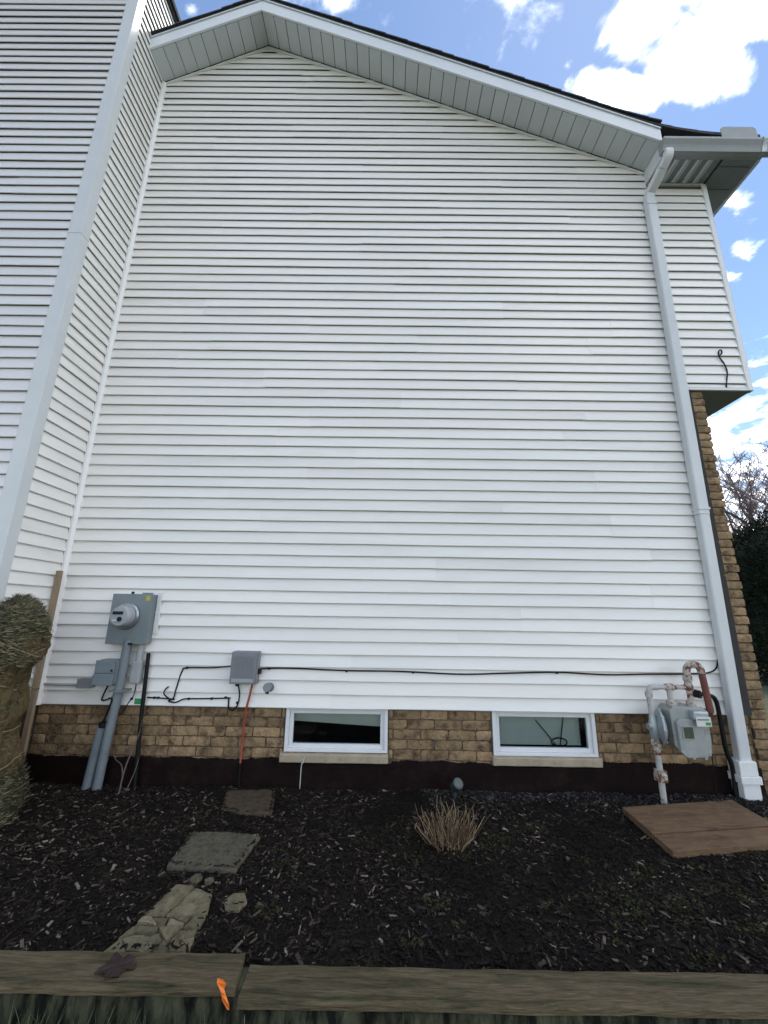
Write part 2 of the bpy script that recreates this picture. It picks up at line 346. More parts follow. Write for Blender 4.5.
# sheathing behind the boards: gable, upper floor
mb = MB()
mb.prism([(XL, .002, -.01), (2.93, .002, -.01), (2.93, .002, JZ + .02), (3.49, .002, JZ + .02), (3.49, .002, ZSOF + .02), (XEND, .002, ZSOF + .02), (XEND, .002, zs(XEND) + .03), (RIDGE[0], .002, RIDGE[1] + .03), (XL, .002, zs(XL) + .03)], (0, .2, 0))
wall = mb.build('wall', 'sheath', house)
mb = MB()
mb.box(3.30, 3.515, .21, 6, JZ + .02, ZSOF + .02); mb.box(2.7, 2.93, .21, 6, -.6, JZ + .02); mb.box(2.0, 3.30, 5.8, 6, JZ + .02, ZSOF + .02)
mb.build('front_wall', 'siding', house)
fnM = lambda x, o, h: (x, -o, h)
nrow = 0; z = SB
while z < RIDGE[1] - .01:
    z2 = min(z + CO, RIDGE[1]); row = int(round(z / CO)); pair = row // 2
    rng = random.Random(pair * 13 + 5)
    zt = z2
    def lim(zz):
        l = XL + .045; r = (2.812 if zz < JZ - .02 else XJ)
        if zz > zs(XL): l = max(l, RIDGE[0] - (RIDGE[1] - zz) / KL)
        if zz > ZSOF - .01: r = min(r, XEND)
        if zz > zs(XEND): r = min(r, RIDGE[0] + (RIDGE[1] - zz) / KR)
        return l, r
    (l0, r0), (l1, r1) = lim(z + .0005), lim(zt)
    if z < JZ - .02 <= zt: r1 = r0
    if abs(r1 - r0) > .4: r1 = r0 = min(r0, r1)
    cuts = []
    x = l0 + rng.uniform(.5, 3.4)
    while x < r0 - .35:
        if x > max(l0, l1) + .3 and x < min(r0, r1) - .3: cuts.append(x)
        x += rng.uniform(1.7, 3.3)
    if pair == 1: cuts = [-.30]
    if pair == 2: cuts = [.62]
    if pair == 3: cuts = [1.12]
    if r0 > 3.2: cuts = [c for c in cuts if c < 2.5] + [2.83]
    xs = [l0] + cuts + [r0]
    for i in range(len(xs) - 1):
        a0, a1 = xs[i], xs[i + 1]; lap = .0 if i == len(xs) - 2 else .03
        b0 = l1 if i == 0 else a0; b1 = r1 if i == len(xs) - 2 else a1 + lap
        if i < len(xs) - 2: a1 += lap
        board(wall, a0, a1, max(b0, a0 - .3), b1, z, zt, row, (.0, .0018)[(i + row // 2) % 2], 'siding', fnM)
    z += CO; nrow += 1
# lowest lap of the overhanging floor
zj = CO * math.ceil((JZ - .02) / CO)
board(wall, 2.90, XJ, 2.90, XJ, JZ + .013, zj, 77, 0., 'siding', fnM)
# trims of the gable
MB().prism([(XL + .018, -.047, -.004), (XL + .026, -.047, -.004), (XL + .045, -.027, -.004), (XL + .045, -.001, -.004), (XL + .001, -.001, -.004), (XL + .001, -.047, -.004)], (0, 0, zs(XL))).build('inside_corner_trim', 'corner_white', house)
MB().box(2.813, 2.835, -.022, -.001, -.004, JZ + .004).build('siding_end_channel', 'dark', house)
MB().box(2.836, 2.9345, -.006, .001, -.004, JZ - .013).build('corner_gap_shade', 'dark', house)  # added dark filler: paints the shade in the gap beside the brick
MB().box(XJ + .001, 3.520, -.026, -.003, JZ - .012, ZSOF - .004).build('corner_trim', 'trim_white', house, .004)
MB().box(3.521, 3.530, -.022, .03, JZ - .012, ZSOF - .004).build('corner_trim_return', 'trim', house)
MB().box(2.90, XJ, -.024, -.001, JZ - .012, JZ + .012).build('starter_trim', 'trim_white', house, .003)
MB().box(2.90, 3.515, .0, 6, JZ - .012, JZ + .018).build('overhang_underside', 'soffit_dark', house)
def slope_strip(name, x0, x1, y0, y1, dz0, dz1, m, bevel=0., parent=house):
    p = [(x0, y0, zs(x0) + dz0), (x1, y0, zs(x1) + dz0), (x1, y0, zs(x1) + dz1), (x0, y0, zs(x0) + dz1)]
    return MB().prism(p, (0, y1 - y0, 0)).build(name, m, parent, bevel)
OV = .315                                      # depth of the rake overhang
slope_strip('frieze_trim', XL + .04, RIDGE[0], -.030, -.002, -.045, -.016, 'trim_white', .003)
slope_strip('frieze_trim', RIDGE[0], XEND - .02, -.030, -.002, -.045, -.016, 'trim_white', .003)
soffit = slope_strip('rake_soffit', XL + .003, RIDGE[0], -OV, -.001, .010, .022, 'dark')
soffit2 = slope_strip('rake_soffit', RIDGE[0], XEND, -OV, -.001, .010, .022, 'dark')
for a, b, par in ((XL + .003, RIDGE[0], soffit), (RIDGE[0], XEND, soffit2)):
    n = round((b - a) / .142); wd = (b - a) / n
    for i in range(n):
        dz = U(-.0015, .0015)
        slope_strip('soffit_panel', a + i * wd + .0035, a + (i + 1) * wd - .0035, -OV + .004, -.032, -.006 + dz, .009 + dz, 'soffit', .0015, par)
for a, b in ((XL + .003, RIDGE[0] - .0005), (RIDGE[0] + .0005, XEND + .0)):
    slope_strip('fascia', a, b, -OV - .022, -OV - .001, -.012, .150, 'fascia', .004)
    slope_strip('drip_edge', a, b, -OV - .034, -OV + .01, .152, .166, 'fascia')
# roof: sheet and shingles along the rake, bell-cast to the corner gutter
def zr(x):
    if x < 2.45: return zs(x) + .168
    z0 = zs(2.45) + .168; t = x - 2.45
    return max(z0 - KR * t + .17 * t * t, 5.60 + .0 * t)
xsr = [XL + .003, -2.2, RIDGE[0]] + [RIDGE[0] + i * .4 for i in range(1, 10)] + [2.45 + i * .12 for i in range(0, 13)]
mb = MB(); vs = []
for x in xsr:
    for y, dz in ((-OV - .03, 0), (6.2, 0), (6.2, .03), (-OV - .03, .03)): vs.append((x, y, zr(x) + dz))
k = len(xsr)
mb.add(vs, [(i * 4 + j, (i + 1) * 4 + j, (i + 1) * 4 + (j + 1) % 4, i * 4 + (j + 1) % 4) for i in range(k - 1) for j in range(4)] + [(0, 1, 2, 3), tuple(4 * (k - 1) + j for j in range(4))])
roof = mb.build('roof', 'shingle', house)
x = XL + .005; 
while x < 3.72:
    x2 = x + .128
    if not (x < RIDGE[0] < x2):
        up = 1 if x2 <= RIDGE[0] else -1
        ly = U(-.004, .004); zz0, zz1 = zr(x) + .031, zr(min(x2, 3.89)) + .031
        t0, t1 = (.006, .003) if up > 0 else (.003, .006)
        lift = U(0, .004); e = -OV - .048 + ly + (0.03 if x > 2.85 else 0)
        p = [(x, e, zz0 + lift), (x2 + .01, e, zz1 + lift), (x2 + .01, e, zz1 + t1 + .014 + lift), (x, e, zz0 + t0 + .014 + lift)]
        MB().prism(p, (0, .42, 0)).build('shingle', 'shingle', roof)
    x = x2
mb = MB()
for s in (-1, 1):
    mb.prism([(RIDGE[0], -OV - .05, zr(RIDGE[0]) + .063), (RIDGE[0] + s * .15, -OV - .05, zr(RIDGE[0] + s * .15) + .055), (RIDGE[0] + s * .15, -OV - .05, zr(RIDGE[0] + s * .15) + .067), (RIDGE[0], -OV - .05, zr(RIDGE[0]) + .077)], (0, .6, 0))
mb.build('ridge_cap', 'shingle', roof)
# corner return: end board, lower soffit, fascia, gutter
MB().prism([(XEND, -OV, ZSOF - .004), (XEND, -.002, ZSOF - .004), (XEND, -.002, zs(XEND) + .02), (XEND, -OV, zs(XEND) + .16)], (.018, 0, 0)).build('return_end_board', 'trim', house, .002)
XE = 3.885
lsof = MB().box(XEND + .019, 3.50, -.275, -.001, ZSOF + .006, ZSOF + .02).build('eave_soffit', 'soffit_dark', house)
for i in range(5):
    x = XEND + .03 + i * .118
    MB().box(x, x + .036, -.272, -.03, ZSOF - .008, ZSOF + .005).box(x + .044, x + .058, -.272, -.03, ZSOF - .006, ZSOF + .005).build('soffit_rib', 'soffit', lsof, .003)
MB().box(XEND + .019, 3.50, -.028, -.001, ZSOF - .016, ZSOF + .004).build('eave_trim', 'trim_white', house, .003)
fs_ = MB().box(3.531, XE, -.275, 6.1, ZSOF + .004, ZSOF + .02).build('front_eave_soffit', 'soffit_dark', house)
for i in range(26):
    y = -.2 + i * .24
    MB().box(3.535, XE - .03, y, y + .012, ZSOF - .004, ZSOF + .003).build('soffit_rib', 'soffit_dark', fs_)
MB().box(XEND + .0195, XE + .02, -.297, -.276, ZSOF - .006, 5.578).build('eave_fascia', 'gutter', house, .003)
MB().box(XE + .001, XE + .02, -.275, 6.1, ZSOF - .02, 5.578).build('front_fascia', 'trim', house, .003)
gut = MB()
def gprof(y): return y
GP = [(-.298, 5.572), (-.298, 5.440), (-.352, 5.440), (-.366, 5.475), (-.376, 5.495), (-.404, 5.540), (-.404, 5.566), (-.394, 5.574), (-.390, 5.572), (-.398, 5.560), (-.398, 5.542), (-.370, 5.497), (-.346, 5.446), (-.304, 5.446), (-.304, 5.572)]
gx0, gx1 = 2.832, 4.25
n = len(GP)
gut.add([(gx0, y, z) for y, z in GP] + [(gx1, y, z) for y, z in GP], [(i, (i + 1) % n, n + (i + 1) % n, n + i) for i in range(n)] + [tuple(range(n)), tuple(range(n, 2 * n))])
gutter = gut.build('gutter', 'gutter', house)
ec = MB(); ec.prism([(gx0 - .006, y, z) for y, z in GP[:8]], (.006, 0, 0)); ec.build('gutter_end_cap', 'gutter', gutter)
mb = MB(); mb.prism([(3.845, y - .006 if i not in (0, 1) else y, z - (.004 if i == 2 else 0)) for i, (y, z) in enumerate(GP[:8])], (.05, 0, 0)); mb.build('gutter_seam', 'galv', gutter)
MB().prism([(3.43, -.398, 5.572), (3.80, -.398, 5.572), (3.80, -.398, 5.685), (3.775, -.398, 5.715), (3.465, -.398, 5.715), (3.43, -.398, 5.685)], (0, .005, 0)).build('splash_guard', 'spl', gutter)
# downspout with elbows
ds = thing('downspout', (2.74, -.06, -.56), 'pale blue grey downspout running from the corner gutter to a white drain adaptor', 'downspout')
def rect_sweep(path, wx, wy):
    mb = MB(); vs = []
    prof = [(-wx, -wy), (-wx * .25, -wy), (-wx * .12, -wy * .86), (wx * .12, -wy * .86), (wx * .25, -wy), (wx, -wy), (wx, wy), (-wx, wy)]
    prof = [(-wx, -wy * .8), (-wx * .8, -wy), (wx * .8, -wy), (wx, -wy * .8), (wx, wy * .8), (wx * .8, wy), (-wx * .8, wy), (-wx, wy * .8)]
    path = [Vector(p) for p in path]
    for i, p in enumerate(path):
        t = (path[min(i + 1, len(path) - 1)] - path[max(i - 1, 0)]).normalized()
        xx = Vector((1, 0, 0)); yy = t.cross(xx).normalized(); xx = yy.cross(t)
        if yy.y < 0: yy = -yy
        vs += [p + xx * a + yy * b for a, b in prof]
    k = len(prof)
    mb.add(vs, [(i * k + j, i * k + (j + 1) % k, (i + 1) * k + (j + 1) % k, (i + 1) * k + j) for i in range(len(path) - 1) for j in range(k)] + [tuple(range(k)), tuple(range((len(path) - 1) * k, len(path) * k))])
    return mb
def dx(zv): return 2.749 + (2.822 - 2.742) * (zv + .38) / 5.6
ends = [-.37, 1.62, 5.17]
for i in range(2):
    p = [(dx(ends[i] + (ends[i + 1] - ends[i]) * t / 6), -.064, ends[i] + (ends[i + 1] - ends[i]) * t / 6 + (.0015 if i else -.0015 * (t == 6))) for t in range(7)]
    rect_sweep(p, .0445 + .0025 * i, .036 + .002 * i).build('pipe_section', 'trim', ds)
rect_sweep(smoothpath([(2.884, -.345, 5.45), (2.884, -.345, 5.41), (2.878, -.322, 5.372), (2.862, -.262, 5.325)], 3), .040, .032).build('upper_elbow', 'trim', ds)
rect_sweep(smoothpath([(2.862, -.262, 5.325), (2.838, -.13, 5.245), (2.826, -.082, 5.21), (2.822, -.064, 5.13)], 3), .043, .035).build('lower_elbow', 'trim', ds)
for z in (5.06, 1.66):
    MB().box(dx(z) - .0505, dx(z) + .0505, -.107, -.006, z, z + .022).build('strap', 'trim', ds, .002)
MB().box(2.674, 2.808, -.118, -.004, -.395, -.30).build('drain_adaptor', 'trim_white', ds, .006)
MB().box(2.663, 2.818, -.130, -.002, -.45, -.396).build('drain_collar', 'trim_white', ds, .006)
MB().box(2.677, 2.805, -.117, -.006, -.60, -.451).build('drain_stub', 'trim_white', ds, .006)

# brick base -------------------------------------------------------
BP, BL = .0725, .218
fb_ = MB().box(XL, 2.925, .030, .20, -.60, -.014)
base = MB()
for a, b in ((XL, -.775), (.042, .868), (1.688, 2.925)):
    base.box(a, b, .016, .20, -.62, -.012)
base.box(-.775, .042, .016, .20, -.62, -.392).box(.868, 1.688, .016, .20, -.62, -.392)
found = base.build('foundation', 'mortar', house)
def brick_mesh(l, h, d, seed):
    """a rough brick, pitted front face near y=0, sides running back"""
    r = random.Random(seed); nx, nz = max(3, int(l / .026)), 3; vs = []
    ph = r.uniform(0, 50)
    for j in range(nz + 1):
        for i in range(nx + 1):
            x = -l / 2 + l * i / nx; z = -h / 2 + h * j / nz
            edge = (i in (0, nx)) or (j in (0, nz)); corner = (i in (0, nx)) and (j in (0, nz))
            y = .0035 * fb(x * 30 + ph, z * 30, ph) + (.0032 if edge else 0) + (.002 if corner else 0)
            x += (.0035 * fb(x * 40, z * 40 + ph, 1) + (-.001 if corner and i else .001 if corner else 0)); z += .0028 * fb(x * 35 + 7, z * 40, ph) + (-.001 if corner and j else .001 if corner else 0)
            vs.append((x, y, z))
    fs = [(j * (nx + 1) + i, j * (nx + 1) + i + 1, (j + 1) * (nx + 1) + i + 1, (j + 1) * (nx + 1) + i) for j in range(nz) for i in range(nx)]
    rim = [i for i in range(nx + 1)] + [j * (nx + 1) + nx for j in range(1, nz + 1)] + [nz * (nx + 1) + i for i in range(nx - 1, -1, -1)] + [j * (nx + 1) for j in range(nz - 1, 0, -1)]
    k = len(vs); vs += [(vs[i][0], d, vs[i][2]) for i in rim]; n = len(rim)
    fs += [(rim[a], k + a, k + (a + 1) % n, rim[(a + 1) % n]) for a in range(n)]
    me = bpy.data.meshes.new('brick'); me.from_pydata(vs, [], fs); b = bmesh.new(); b.from_mesh(me); bmesh.ops.recalc_face_normals(b, faces=b.faces); b.to_mesh(me); b.free()
    if sum(p.normal.y for p in me.polygons if len(p.vertices) == 4 and abs(p.normal.y) > .5) > 0: me.flip_normals()
    for p in me.polygons: p.use_smooth = True
    me.set_sharp_from_angle(angle=math.radians(28)); me.materials.append(M['brick']); return me
FULL = [brick_mesh(BL - .010, BP - .009, .05, i) for i in range(12)]
for a, b in ((XL + .002, -.777), (.044, .866), (1.690, 2.915)):
    for c in range(6):
        zt = -.004 - c * BP; x = a - (BL / 2 if c % 2 else 0) + (0 if a < 0 else .04)
        x -= BL if x > a else 0
        while x < b - .02:
            x0, x1 = max(x, a), min(x + BL, b)
            if x1 - x0 > .03:
                full = x1 - x0 > BL - .004
                me = random.choice(FULL) if full else brick_mesh(x1 - x0 - .011, BP - .011, .05, int(x * 1000))
                o = link('brick', me, found, ((x0 + x1) / 2, .010 + U(-.0025, .0025), zt - BP / 2 + U(-.0015, .0015)))
                o.rotation_euler = (0, U(-.006, .006), U(-.008, .008))
            x += BL
# end of the brick veneer beside the downspout
ven = MB().box(2.935, 3.045, .006, 6, -.62, JZ - .014).build('brick_veneer', 'mortar', house)
END = [brick_mesh(.122 + .006 * (i % 3), .060, .19, 50 + i) for i in range(6)]
n = int((JZ + .55) / BP)
for i in range(n):
    z = JZ - .018 - BP * (i + .5)
    o = link('brick', random.choice(END), ven, (2.992 + U(-.006, .006) + (.004 if i % 2 else -.004), -.004 + U(-.004, .004), z)); o.rotation_euler = (U(-.02, .02), U(-.02, .02), U(-.03, .03))
# black coating with its smeared top edge
mb = MB(); vs = []; n = 420
for i in range(n + 1):
    x = XL + (2.93 - XL) * i / n
    t = -.372 + .012 * fb(x, 1.7, 0, 2.0) + .009 * fb(x, 5.1, 0, 16) + .006 * max(0, fb(x, 8.8, 0, 45))
    if 1.70 < x < 2.5: t += .030 * max(0, fb(x, 9.3, 0, 5)) + .018 * abs(fb(x, 2.2, 0, 40)) + .012
    if x < 1.7 and .04 < x < .87: t += .008 * abs(fb(x, 4.4, 0, 30))
    for wx0, wx1 in ((-.80, .065), (.845, 1.71)):
        if wx0 < x < wx1: t = min(t, -.3935)
    for (y, z) in ((.004, t), (-.004, t - .006), (-.006 + .003 * fb(x, 0, 0, 4), t - .06), (-.006 + .003 * fb(x, 3, 0, 4), -.50), (-.014, -.62)): vs.append((x, y, z))
mb.add(vs, [(i * 5 + j, (i + 1) * 5 + j, (i + 1) * 5 + j + 1, i * 5 + j + 1) for i in range(n) for j in range(4)])
mb.build('foundation_coating', 'parge', house, smooth=True)

# basement windows ----------------------------------------------------
def window(x0, x1, z0, z1, which):
    wn = MB().box(x0, x1, .060, .075, z0 + .002, z0 + .03).build('window', 'frame', house)
    def ring(nm, a, b, c, d, t, y0, y1, m='frame', tb=None):
        tb = tb or t
        mb = MB(); mb.box(a, a + t, y0, y1, c, d).box(b - t, b, y0, y1, c, d).box(a + t, b - t, y0, y1, c, c + tb).box(a + t, b - t, y0, y1, d - t, d)
        return mb.build(nm, m, wn, .003)
    ring('frame', x0, x1, z0, z1, .028, .000, .075, tb=.022)
    ring('sash', x0 + .0285, x1 - .0285, z0 + .0225, z1 - .0285, .030, .022, .062, tb=.030)
    a, b, c, d = x0 + .058, x1 - .058, z0 + .053, z1 - .058
    MB().box(a - .004, b + .004, .040, .046, c - .004, d + .004).build('pane', 'glass', wn)
    rb = MB()
    rb.box(x0, x1, .60, .62, z0 - .2, z1 + .1).box(x0 - .02, x0, .076, .62, z0 - .2, z1 + .1).box(x1, x1 + .02, .076, .62, z0 - .2, z1 + .1).box(x0, x1, .076, .60, z1 + .002, z1 + .02).box(x0, x1, .076, .60, z0 - .2, z0 - .18)
    rb.build('room_recess', 'room', wn)
    if which == 0:
        MB().prism([(a - .02, .085, d + .03), (b + .02, .085, d + .03), (b + .02, .085, d - .105), (a - .02, .085, d - .068)], (0, .006, 0)).build('blind', 'blind', wn)
    else:
        k = 9
        for i in range(k):
            zz = c - .005 + (d - c + .03) * i / (k - 1)
            MB().prism([(a - .02, .118, zz), (a - .02, .130, zz + .0285), (a - .02, .133, zz + .0285), (a - .02, .121, zz)], (b - a + .002, 0, 0)).build('blind_slat', 'slat', wn)
    return wn
window(-.772, .040, -.318, .012, 0); window(.870, 1.686, -.322, .012, 1)
for a, b in ((-.795, .046), (.858, 1.698)):
    mb = MB(); k = 16; vs = []
    for i in range(k + 1):
        x = a + (b - a) * i / k
        q = [(.03, -.322), (-.026, -.327), (-.031, -.333), (-.030, -.380), (-.024, -.386), (.03, -.388)]
        vs += [(x + U(-.001, .001), y + .003 * fb(x, y, 0, 14), z + .0025 * fb(x, z, 7, 12)) for y, z in q]
    mb.add(vs, [(i * 6 + j, (i + 1) * 6 + j, (i + 1) * 6 + (j + 1) % 6, i * 6 + (j + 1) % 6) for i in range(k) for j in range(6)] + [tuple(range(6)), tuple(range(k * 6, k * 6 + 6))])
    mb.build('window_sill', 'sill', house, .002)
ant = thing('antenna', (1.42, .10, -.30), 'thin black rabbit ear antenna with a loop, leaning inside the basement window with slatted blinds', 'antenna')
MB().tube([(1.40, .094, -.268), (1.245, .094, -.085)], .0042, 6).build('rod', 'black', ant)
MB().tube([(1.43, .094, -.268), (1.475, .094, -.05)], .0042, 6).build('rod', 'black', ant)
MB().tube([(1.425 + .062 * math.cos(t * math.pi / 12), .092, -.245 + .030 * math.sin(t * math.pi / 12)) for t in range(25)], .005, 6).build('loop', 'black', ant)
MB().box(1.38, 1.46, .082, .112, -.32, -.268).build('base', 'black', ant, .004)

# ------------------------------------------------------------------ the taller wing at the left
WY = -.585; WX = -2.78
wing = thing('house_wing', (-4.5, 1, -.6), 'taller wing with pale grey siding and a wide corner post at left edge', 'house')
mb = MB(); mb.box(-7.0, WX - .004, WY + .004, 3.0, -.01, 8.02); wwall = mb.build('wall', 'sheath', wing)
MB().box(-7.0, WX - .006, WY + .02, 3.0, -.62, -.011).build('foundation', 'mortar', wing)
z = 0.; i = 0
fnR = lambda a, o, h: (WX - .004 + o, a, h)          # the wall that turns towards the camera: along = world y
fnF = lambda a, o, h: (a, WY + .004 - o, h)
while z < 7.99:
    z2 = min(z + CO, 8.0)
    y1 = -.049 if z < zs(XL) - .02 else 2.9
    if z > 7.3: y0_ = WY + .071
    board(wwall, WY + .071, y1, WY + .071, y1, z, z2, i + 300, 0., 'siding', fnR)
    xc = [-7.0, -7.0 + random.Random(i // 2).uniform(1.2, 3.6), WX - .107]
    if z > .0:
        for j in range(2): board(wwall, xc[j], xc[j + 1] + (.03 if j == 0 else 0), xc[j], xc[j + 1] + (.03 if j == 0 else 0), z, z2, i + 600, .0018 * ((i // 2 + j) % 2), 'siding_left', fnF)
    z += CO; i += 1
MB().prism([(WX - .106, WY - .022, -.01), (WX + .018, WY - .022, -.01), (WX + .018, WY + .070, -.01), (WX - .003, WY + .070, -.01), (WX - .003, WY + .003, -.01), (WX - .106, WY + .003, -.01)], (0, 0, 4.02)).build('corner_post', 'trim', wing, .004)
MB().prism([(WX - .1075, WY - .0235, 4.012), (WX + .0195, WY - .0235, 4.012), (WX + .0195, WY + .0715, 4.012), (WX - .003, WY + .0715, 4.012), (WX - .003, WY + .003, 4.012), (WX - .1075, WY + .003, 4.012)], (0, 0, 4.0)).build('corner_post', 'trim', wing, .004)
MB().box(WX - .003, WX + .03, WY + .08, 2.95, 8.0, 8.035).build('eave_trim', 'dark', wing)
wr = MB(); wr.prism([(-7.1, WY - .3, 8.036), (WX + .06, WY - .3, 8.036), (WX + .06, WY - .3, 8.10), (-4.9, WY - .3, 9.1), (-7.1, WY - .3, 8.1)], (0, 3.8, 0)); wr.build('roof', 'shingle', wing)
wwin = MB().box(WX - .002, WX + .022, -.43, -.405, .20, .835).build('window', 'frame', wing)
MB().box(WX - .002, WX + .022, -.404, -.27, .20, .225).box(WX - .002, WX + .022, -.269, -.245, .20, .835).build('frame', 'frame', wwin)
MB().box(WX - .001, WX + .017, -.4045, -.2695, .226, .825).build('pane', 'display', wwin)

# ------------------------------------------------------------------ things on the wall
em = thing('electric_meter', (-2.05, -.02, .47), 'grey steel electric meter box with a round glass meter, high on the white siding', 'electric meter')
MB().box(-2.246, -1.922, -.092, -.016, .474, .864).build('box', 'grey_box', em, .005)
MB().box(-2.250, -1.918, -.100, -.093, .470, .868).build('cover', 'grey_box', em, .003)
MB().box(-1.917, -1.880, -.03, -.016, .55, .885).build('mounting_board', 'trim_white', em, .002)
ctr = Vector((-2.108, -.10, .690)); ax = (-.03, -1, .0)
MB().lathe([(.108, 0), (.108, .014), (.098, .024), (.09, .024)], ctr, ax, 32).build('meter_ring', 'meter_ring', em, smooth=True)
gl = MB().lathe([(.084, .02), (.083, .065), (.079, .088), (.072, .098), (.0, .101)], ctr, ax, 32).build('meter_glass', 'meter_glass', em, smooth=True)
MB().box(-2.160, -2.078, -.2055, -.198, .703, .727).build('display', 'display', gl)
MB().lathe([(.019, 0), (.019, .004)], (-2.100, -.2015, .667), (0, -1, 0), 16).build('sensor_port', 'display', gl)
MB().box(-2.155, -2.125, -.2045, -.198, .650, .663).build('nameplate', 'label', gl)
MB().box(-1.972, -1.936, -.1025, -.1005, .815, .855).build('sticker', 'yellow', em)
MB().lathe([(.012, 0), (.012, .02)], (-2.10, -.08, .866), (0, 0, 1), 10).build('bolt', 'black', em)
MB().box(-2.01, -1.95, -.10, -.04, .866, .880).build('top_hub', 'grey_box', em, .003)
MB().box(-2.07, -2.03, -.11, -.095, .466, .481).build('seal_latch', 'black', em)
c = MB().tube([(-2.075, -.082, .50), (-2.082, -.082, .2), (-2.115, -.078, -.2), (-2.140, -.074, -.60)], .033, 16)
cp = tag(c.build('conduit', 'grey_pvc', smooth=True), 'long grey conduit pipe dropping from the electric meter into the mulch', 'conduit')
MB().tube([(-2.093, -.0800, .085), (-2.1005, -.0793, .0)], .0375, 16).build('coupling', 'grey_pvc', cp, smooth=True)
MB().box(-2.135, -2.02, -.128, -.016, .115, .128).build('strap', 'grey_box', cp)
c = MB().tube([(-2.170, -.072, -.13), (-2.178, -.072, -.14), (-2.222, -.068, -.60)], .034, 16)
st = tag(c.build('conduit_stub', 'grey_pvc', smooth=True), 'short open grey conduit stub standing beside the long conduit pipe', 'conduit')
MB().lathe([(.037, 0), (.037, .03), (.030, .034)], (-2.168, -.072, -.145), (.1, 0, 1), 16).build('end_collar', 'black', st)
lb = thing('junction_fitting', (-1.99, -.03, .16), 'pale grey conduit fitting under the electric meter, left of the black pole', 'conduit')
MB().box(-2.026, -1.945, -.075, -.016, .165, .345).build('body', 'pale_grey', lb, .016)
MB().tube([(-1.983, -.05, .34), (-1.980, -.05, .482)], .026, 14).build('pipe', 'pale_grey', lb, smooth=True)
tb = thing('telephone_box', (-2.2, -.02, .15), 'blue grey two part telephone box beside the conduit under the meter', 'utility box')
MB().prism([(-2.300, -.092, .155), (-2.135, -.092, .155), (-2.110, -.092, .185), (-2.110, -.092, .335), (-2.125, -.092, .352), (-2.265, -.092, .352), (-2.300, -.092, .320)], (0, .076, 0)).build('body', 'grey_plastic', tb, .008)
MB().box(-2.298, -2.135, -.106, -.093, .158, .243).build('lower_cover', 'grey_plastic', tb, .004)
MB().box(-2.293, -2.135, -.103, -.093, .247, .346).build('upper_cover', 'grey_plastic', tb, .004)
MB().lathe([(.008, 0), (.008, .006)], (-2.155, -.103, .27), (0, -1, 0), 10).build('lock', 'black', tb)
MB().box(-2.109, -2.098, -.075, -.03, .2, .25).build('hinge', 'grey_plastic', tb)
jb = thing('junction_box', (-2.38, -.02, .13), 'small flat grey junction box left of the telephone box', 'utility box')
MB().box(-2.437, -2.318, -.062, -.016, .134, .196).build('box', 'tel_box', jb, .003)
MB().box(-2.440, -2.315, -.068, -.0625, .131, .199).build('cover', 'tel_box', jb, .002)
t = MB().tube([(-2.735, -.022, .150), (-2.6, -.024, .147), (-2.438, -.03, .150)], .010, 8)
tag(t.build('service_cable', 'pale_grey', smooth=True), 'thin pale cable along the siding into the small junction box', 'cable')
def cable(name, pts, r, m, label, parts=(), n=6):
    o = MB().tube(smoothpath(pts, n), r, 7).build(name, m, smooth=True); tag(o, label, 'cable')
    for p in parts: MB().box(p[0] - .008, p[0] + .008, p[1] - .005, p[1] + .012, p[2] - .008, p[2] + .008).build('clip', 'black', o)
    return o
cable('looped_cable', [(-2.19, -.06, .158), (-2.23, -.05, .05), (-2.19, -.05, .045), (-2.13, -.115, .07), (-2.105, -.118, .06), (-2.12, -.116, -.0), (-2.172, -.075, -.115)], .0065, 'black', 'black cable looping from the telephone box into the short conduit stub')
cable('thin_wire', [(-1.975, -.05, .17), (-1.99, -.035, .08), (-2.03, -.022, .02), (-2.07, -.03, -.06)], .004, 'black', 'thin dark wire hanging from pale conduit fitting behind the long conduit', [(-2.01, -.022, .05)])
tag(MB().box(-1.985, -1.925, -.0215, -.0158, .008, .052).build('tag_plate', 'green'), 'small green tag fixed to the siding by the black pole', 'tag')
pl = MB().tube([(-1.915, -.045, .40), (-1.90, -.045, -.05), (-1.872, -.045, -.60)], .0155, 10)
po = tag(pl.build('black_pole', 'black', smooth=True), 'straight black pole standing against the wall right of the meter', 'pole')
stm = thing('dead_plant', (-1.91, -.13, -.56), 'thin brown dead stems leaning by the foot of the black pole', 'plant')
MB().tube(smoothpath([(-1.93, -.14, -.58), (-1.92, -.12, -.40), (-1.89, -.06, -.2), (-1.885, -.05, -.09)]), .007, 6, r2=.003).build('stem', 'bark', stm)
MB().tube(smoothpath([(-1.925, -.13, -.47), (-1.97, -.09, -.40), (-2.04, -.06, -.37), (-2.09, -.05, -.30)]), .005, 6, r2=.002).build('stem', 'bark', stm)
MB().tube(smoothpath([(-1.905, -.1, -.58), (-1.87, -.08, -.45), (-1.86, -.06, -.35)]), .005, 6, r2=.002).build('stem', 'bark', stm)
cable('looped_cable', [(-1.885, -.021, .062), (-1.76, -.021, .057), (-1.67, -.021, .05), (-1.70, -.03, .055), (-1.745, -.04, .09), (-1.742, -.04, .125), (-1.725, -.025, .145)], .0055, 'black', 'black cable stub curling beside the arched cable on the siding', [(-1.80, -.021, .06), (-1.83, -.021, .06)])
cable('arched_cable', [(-1.22, -.021, .310), (-1.4, -.021, .292), (-1.60, -.021, .288), (-1.635, -.023, .262), (-1.665, -.024, .12), (-1.675, -.026, .06), (-1.71, -.03, .04), (-1.655, -.03, .03), (-1.60, -.022, .052), (-1.56, -.02, .056), (-1.4, -.02, .06), (-1.22, -.02, .066)], .0055, 'black', 'black cable arching up the siding towards the ribbed telecom box', [(-1.60, -.021, .288), (-1.555, -.021, .056), (-1.37, -.021, .06)])
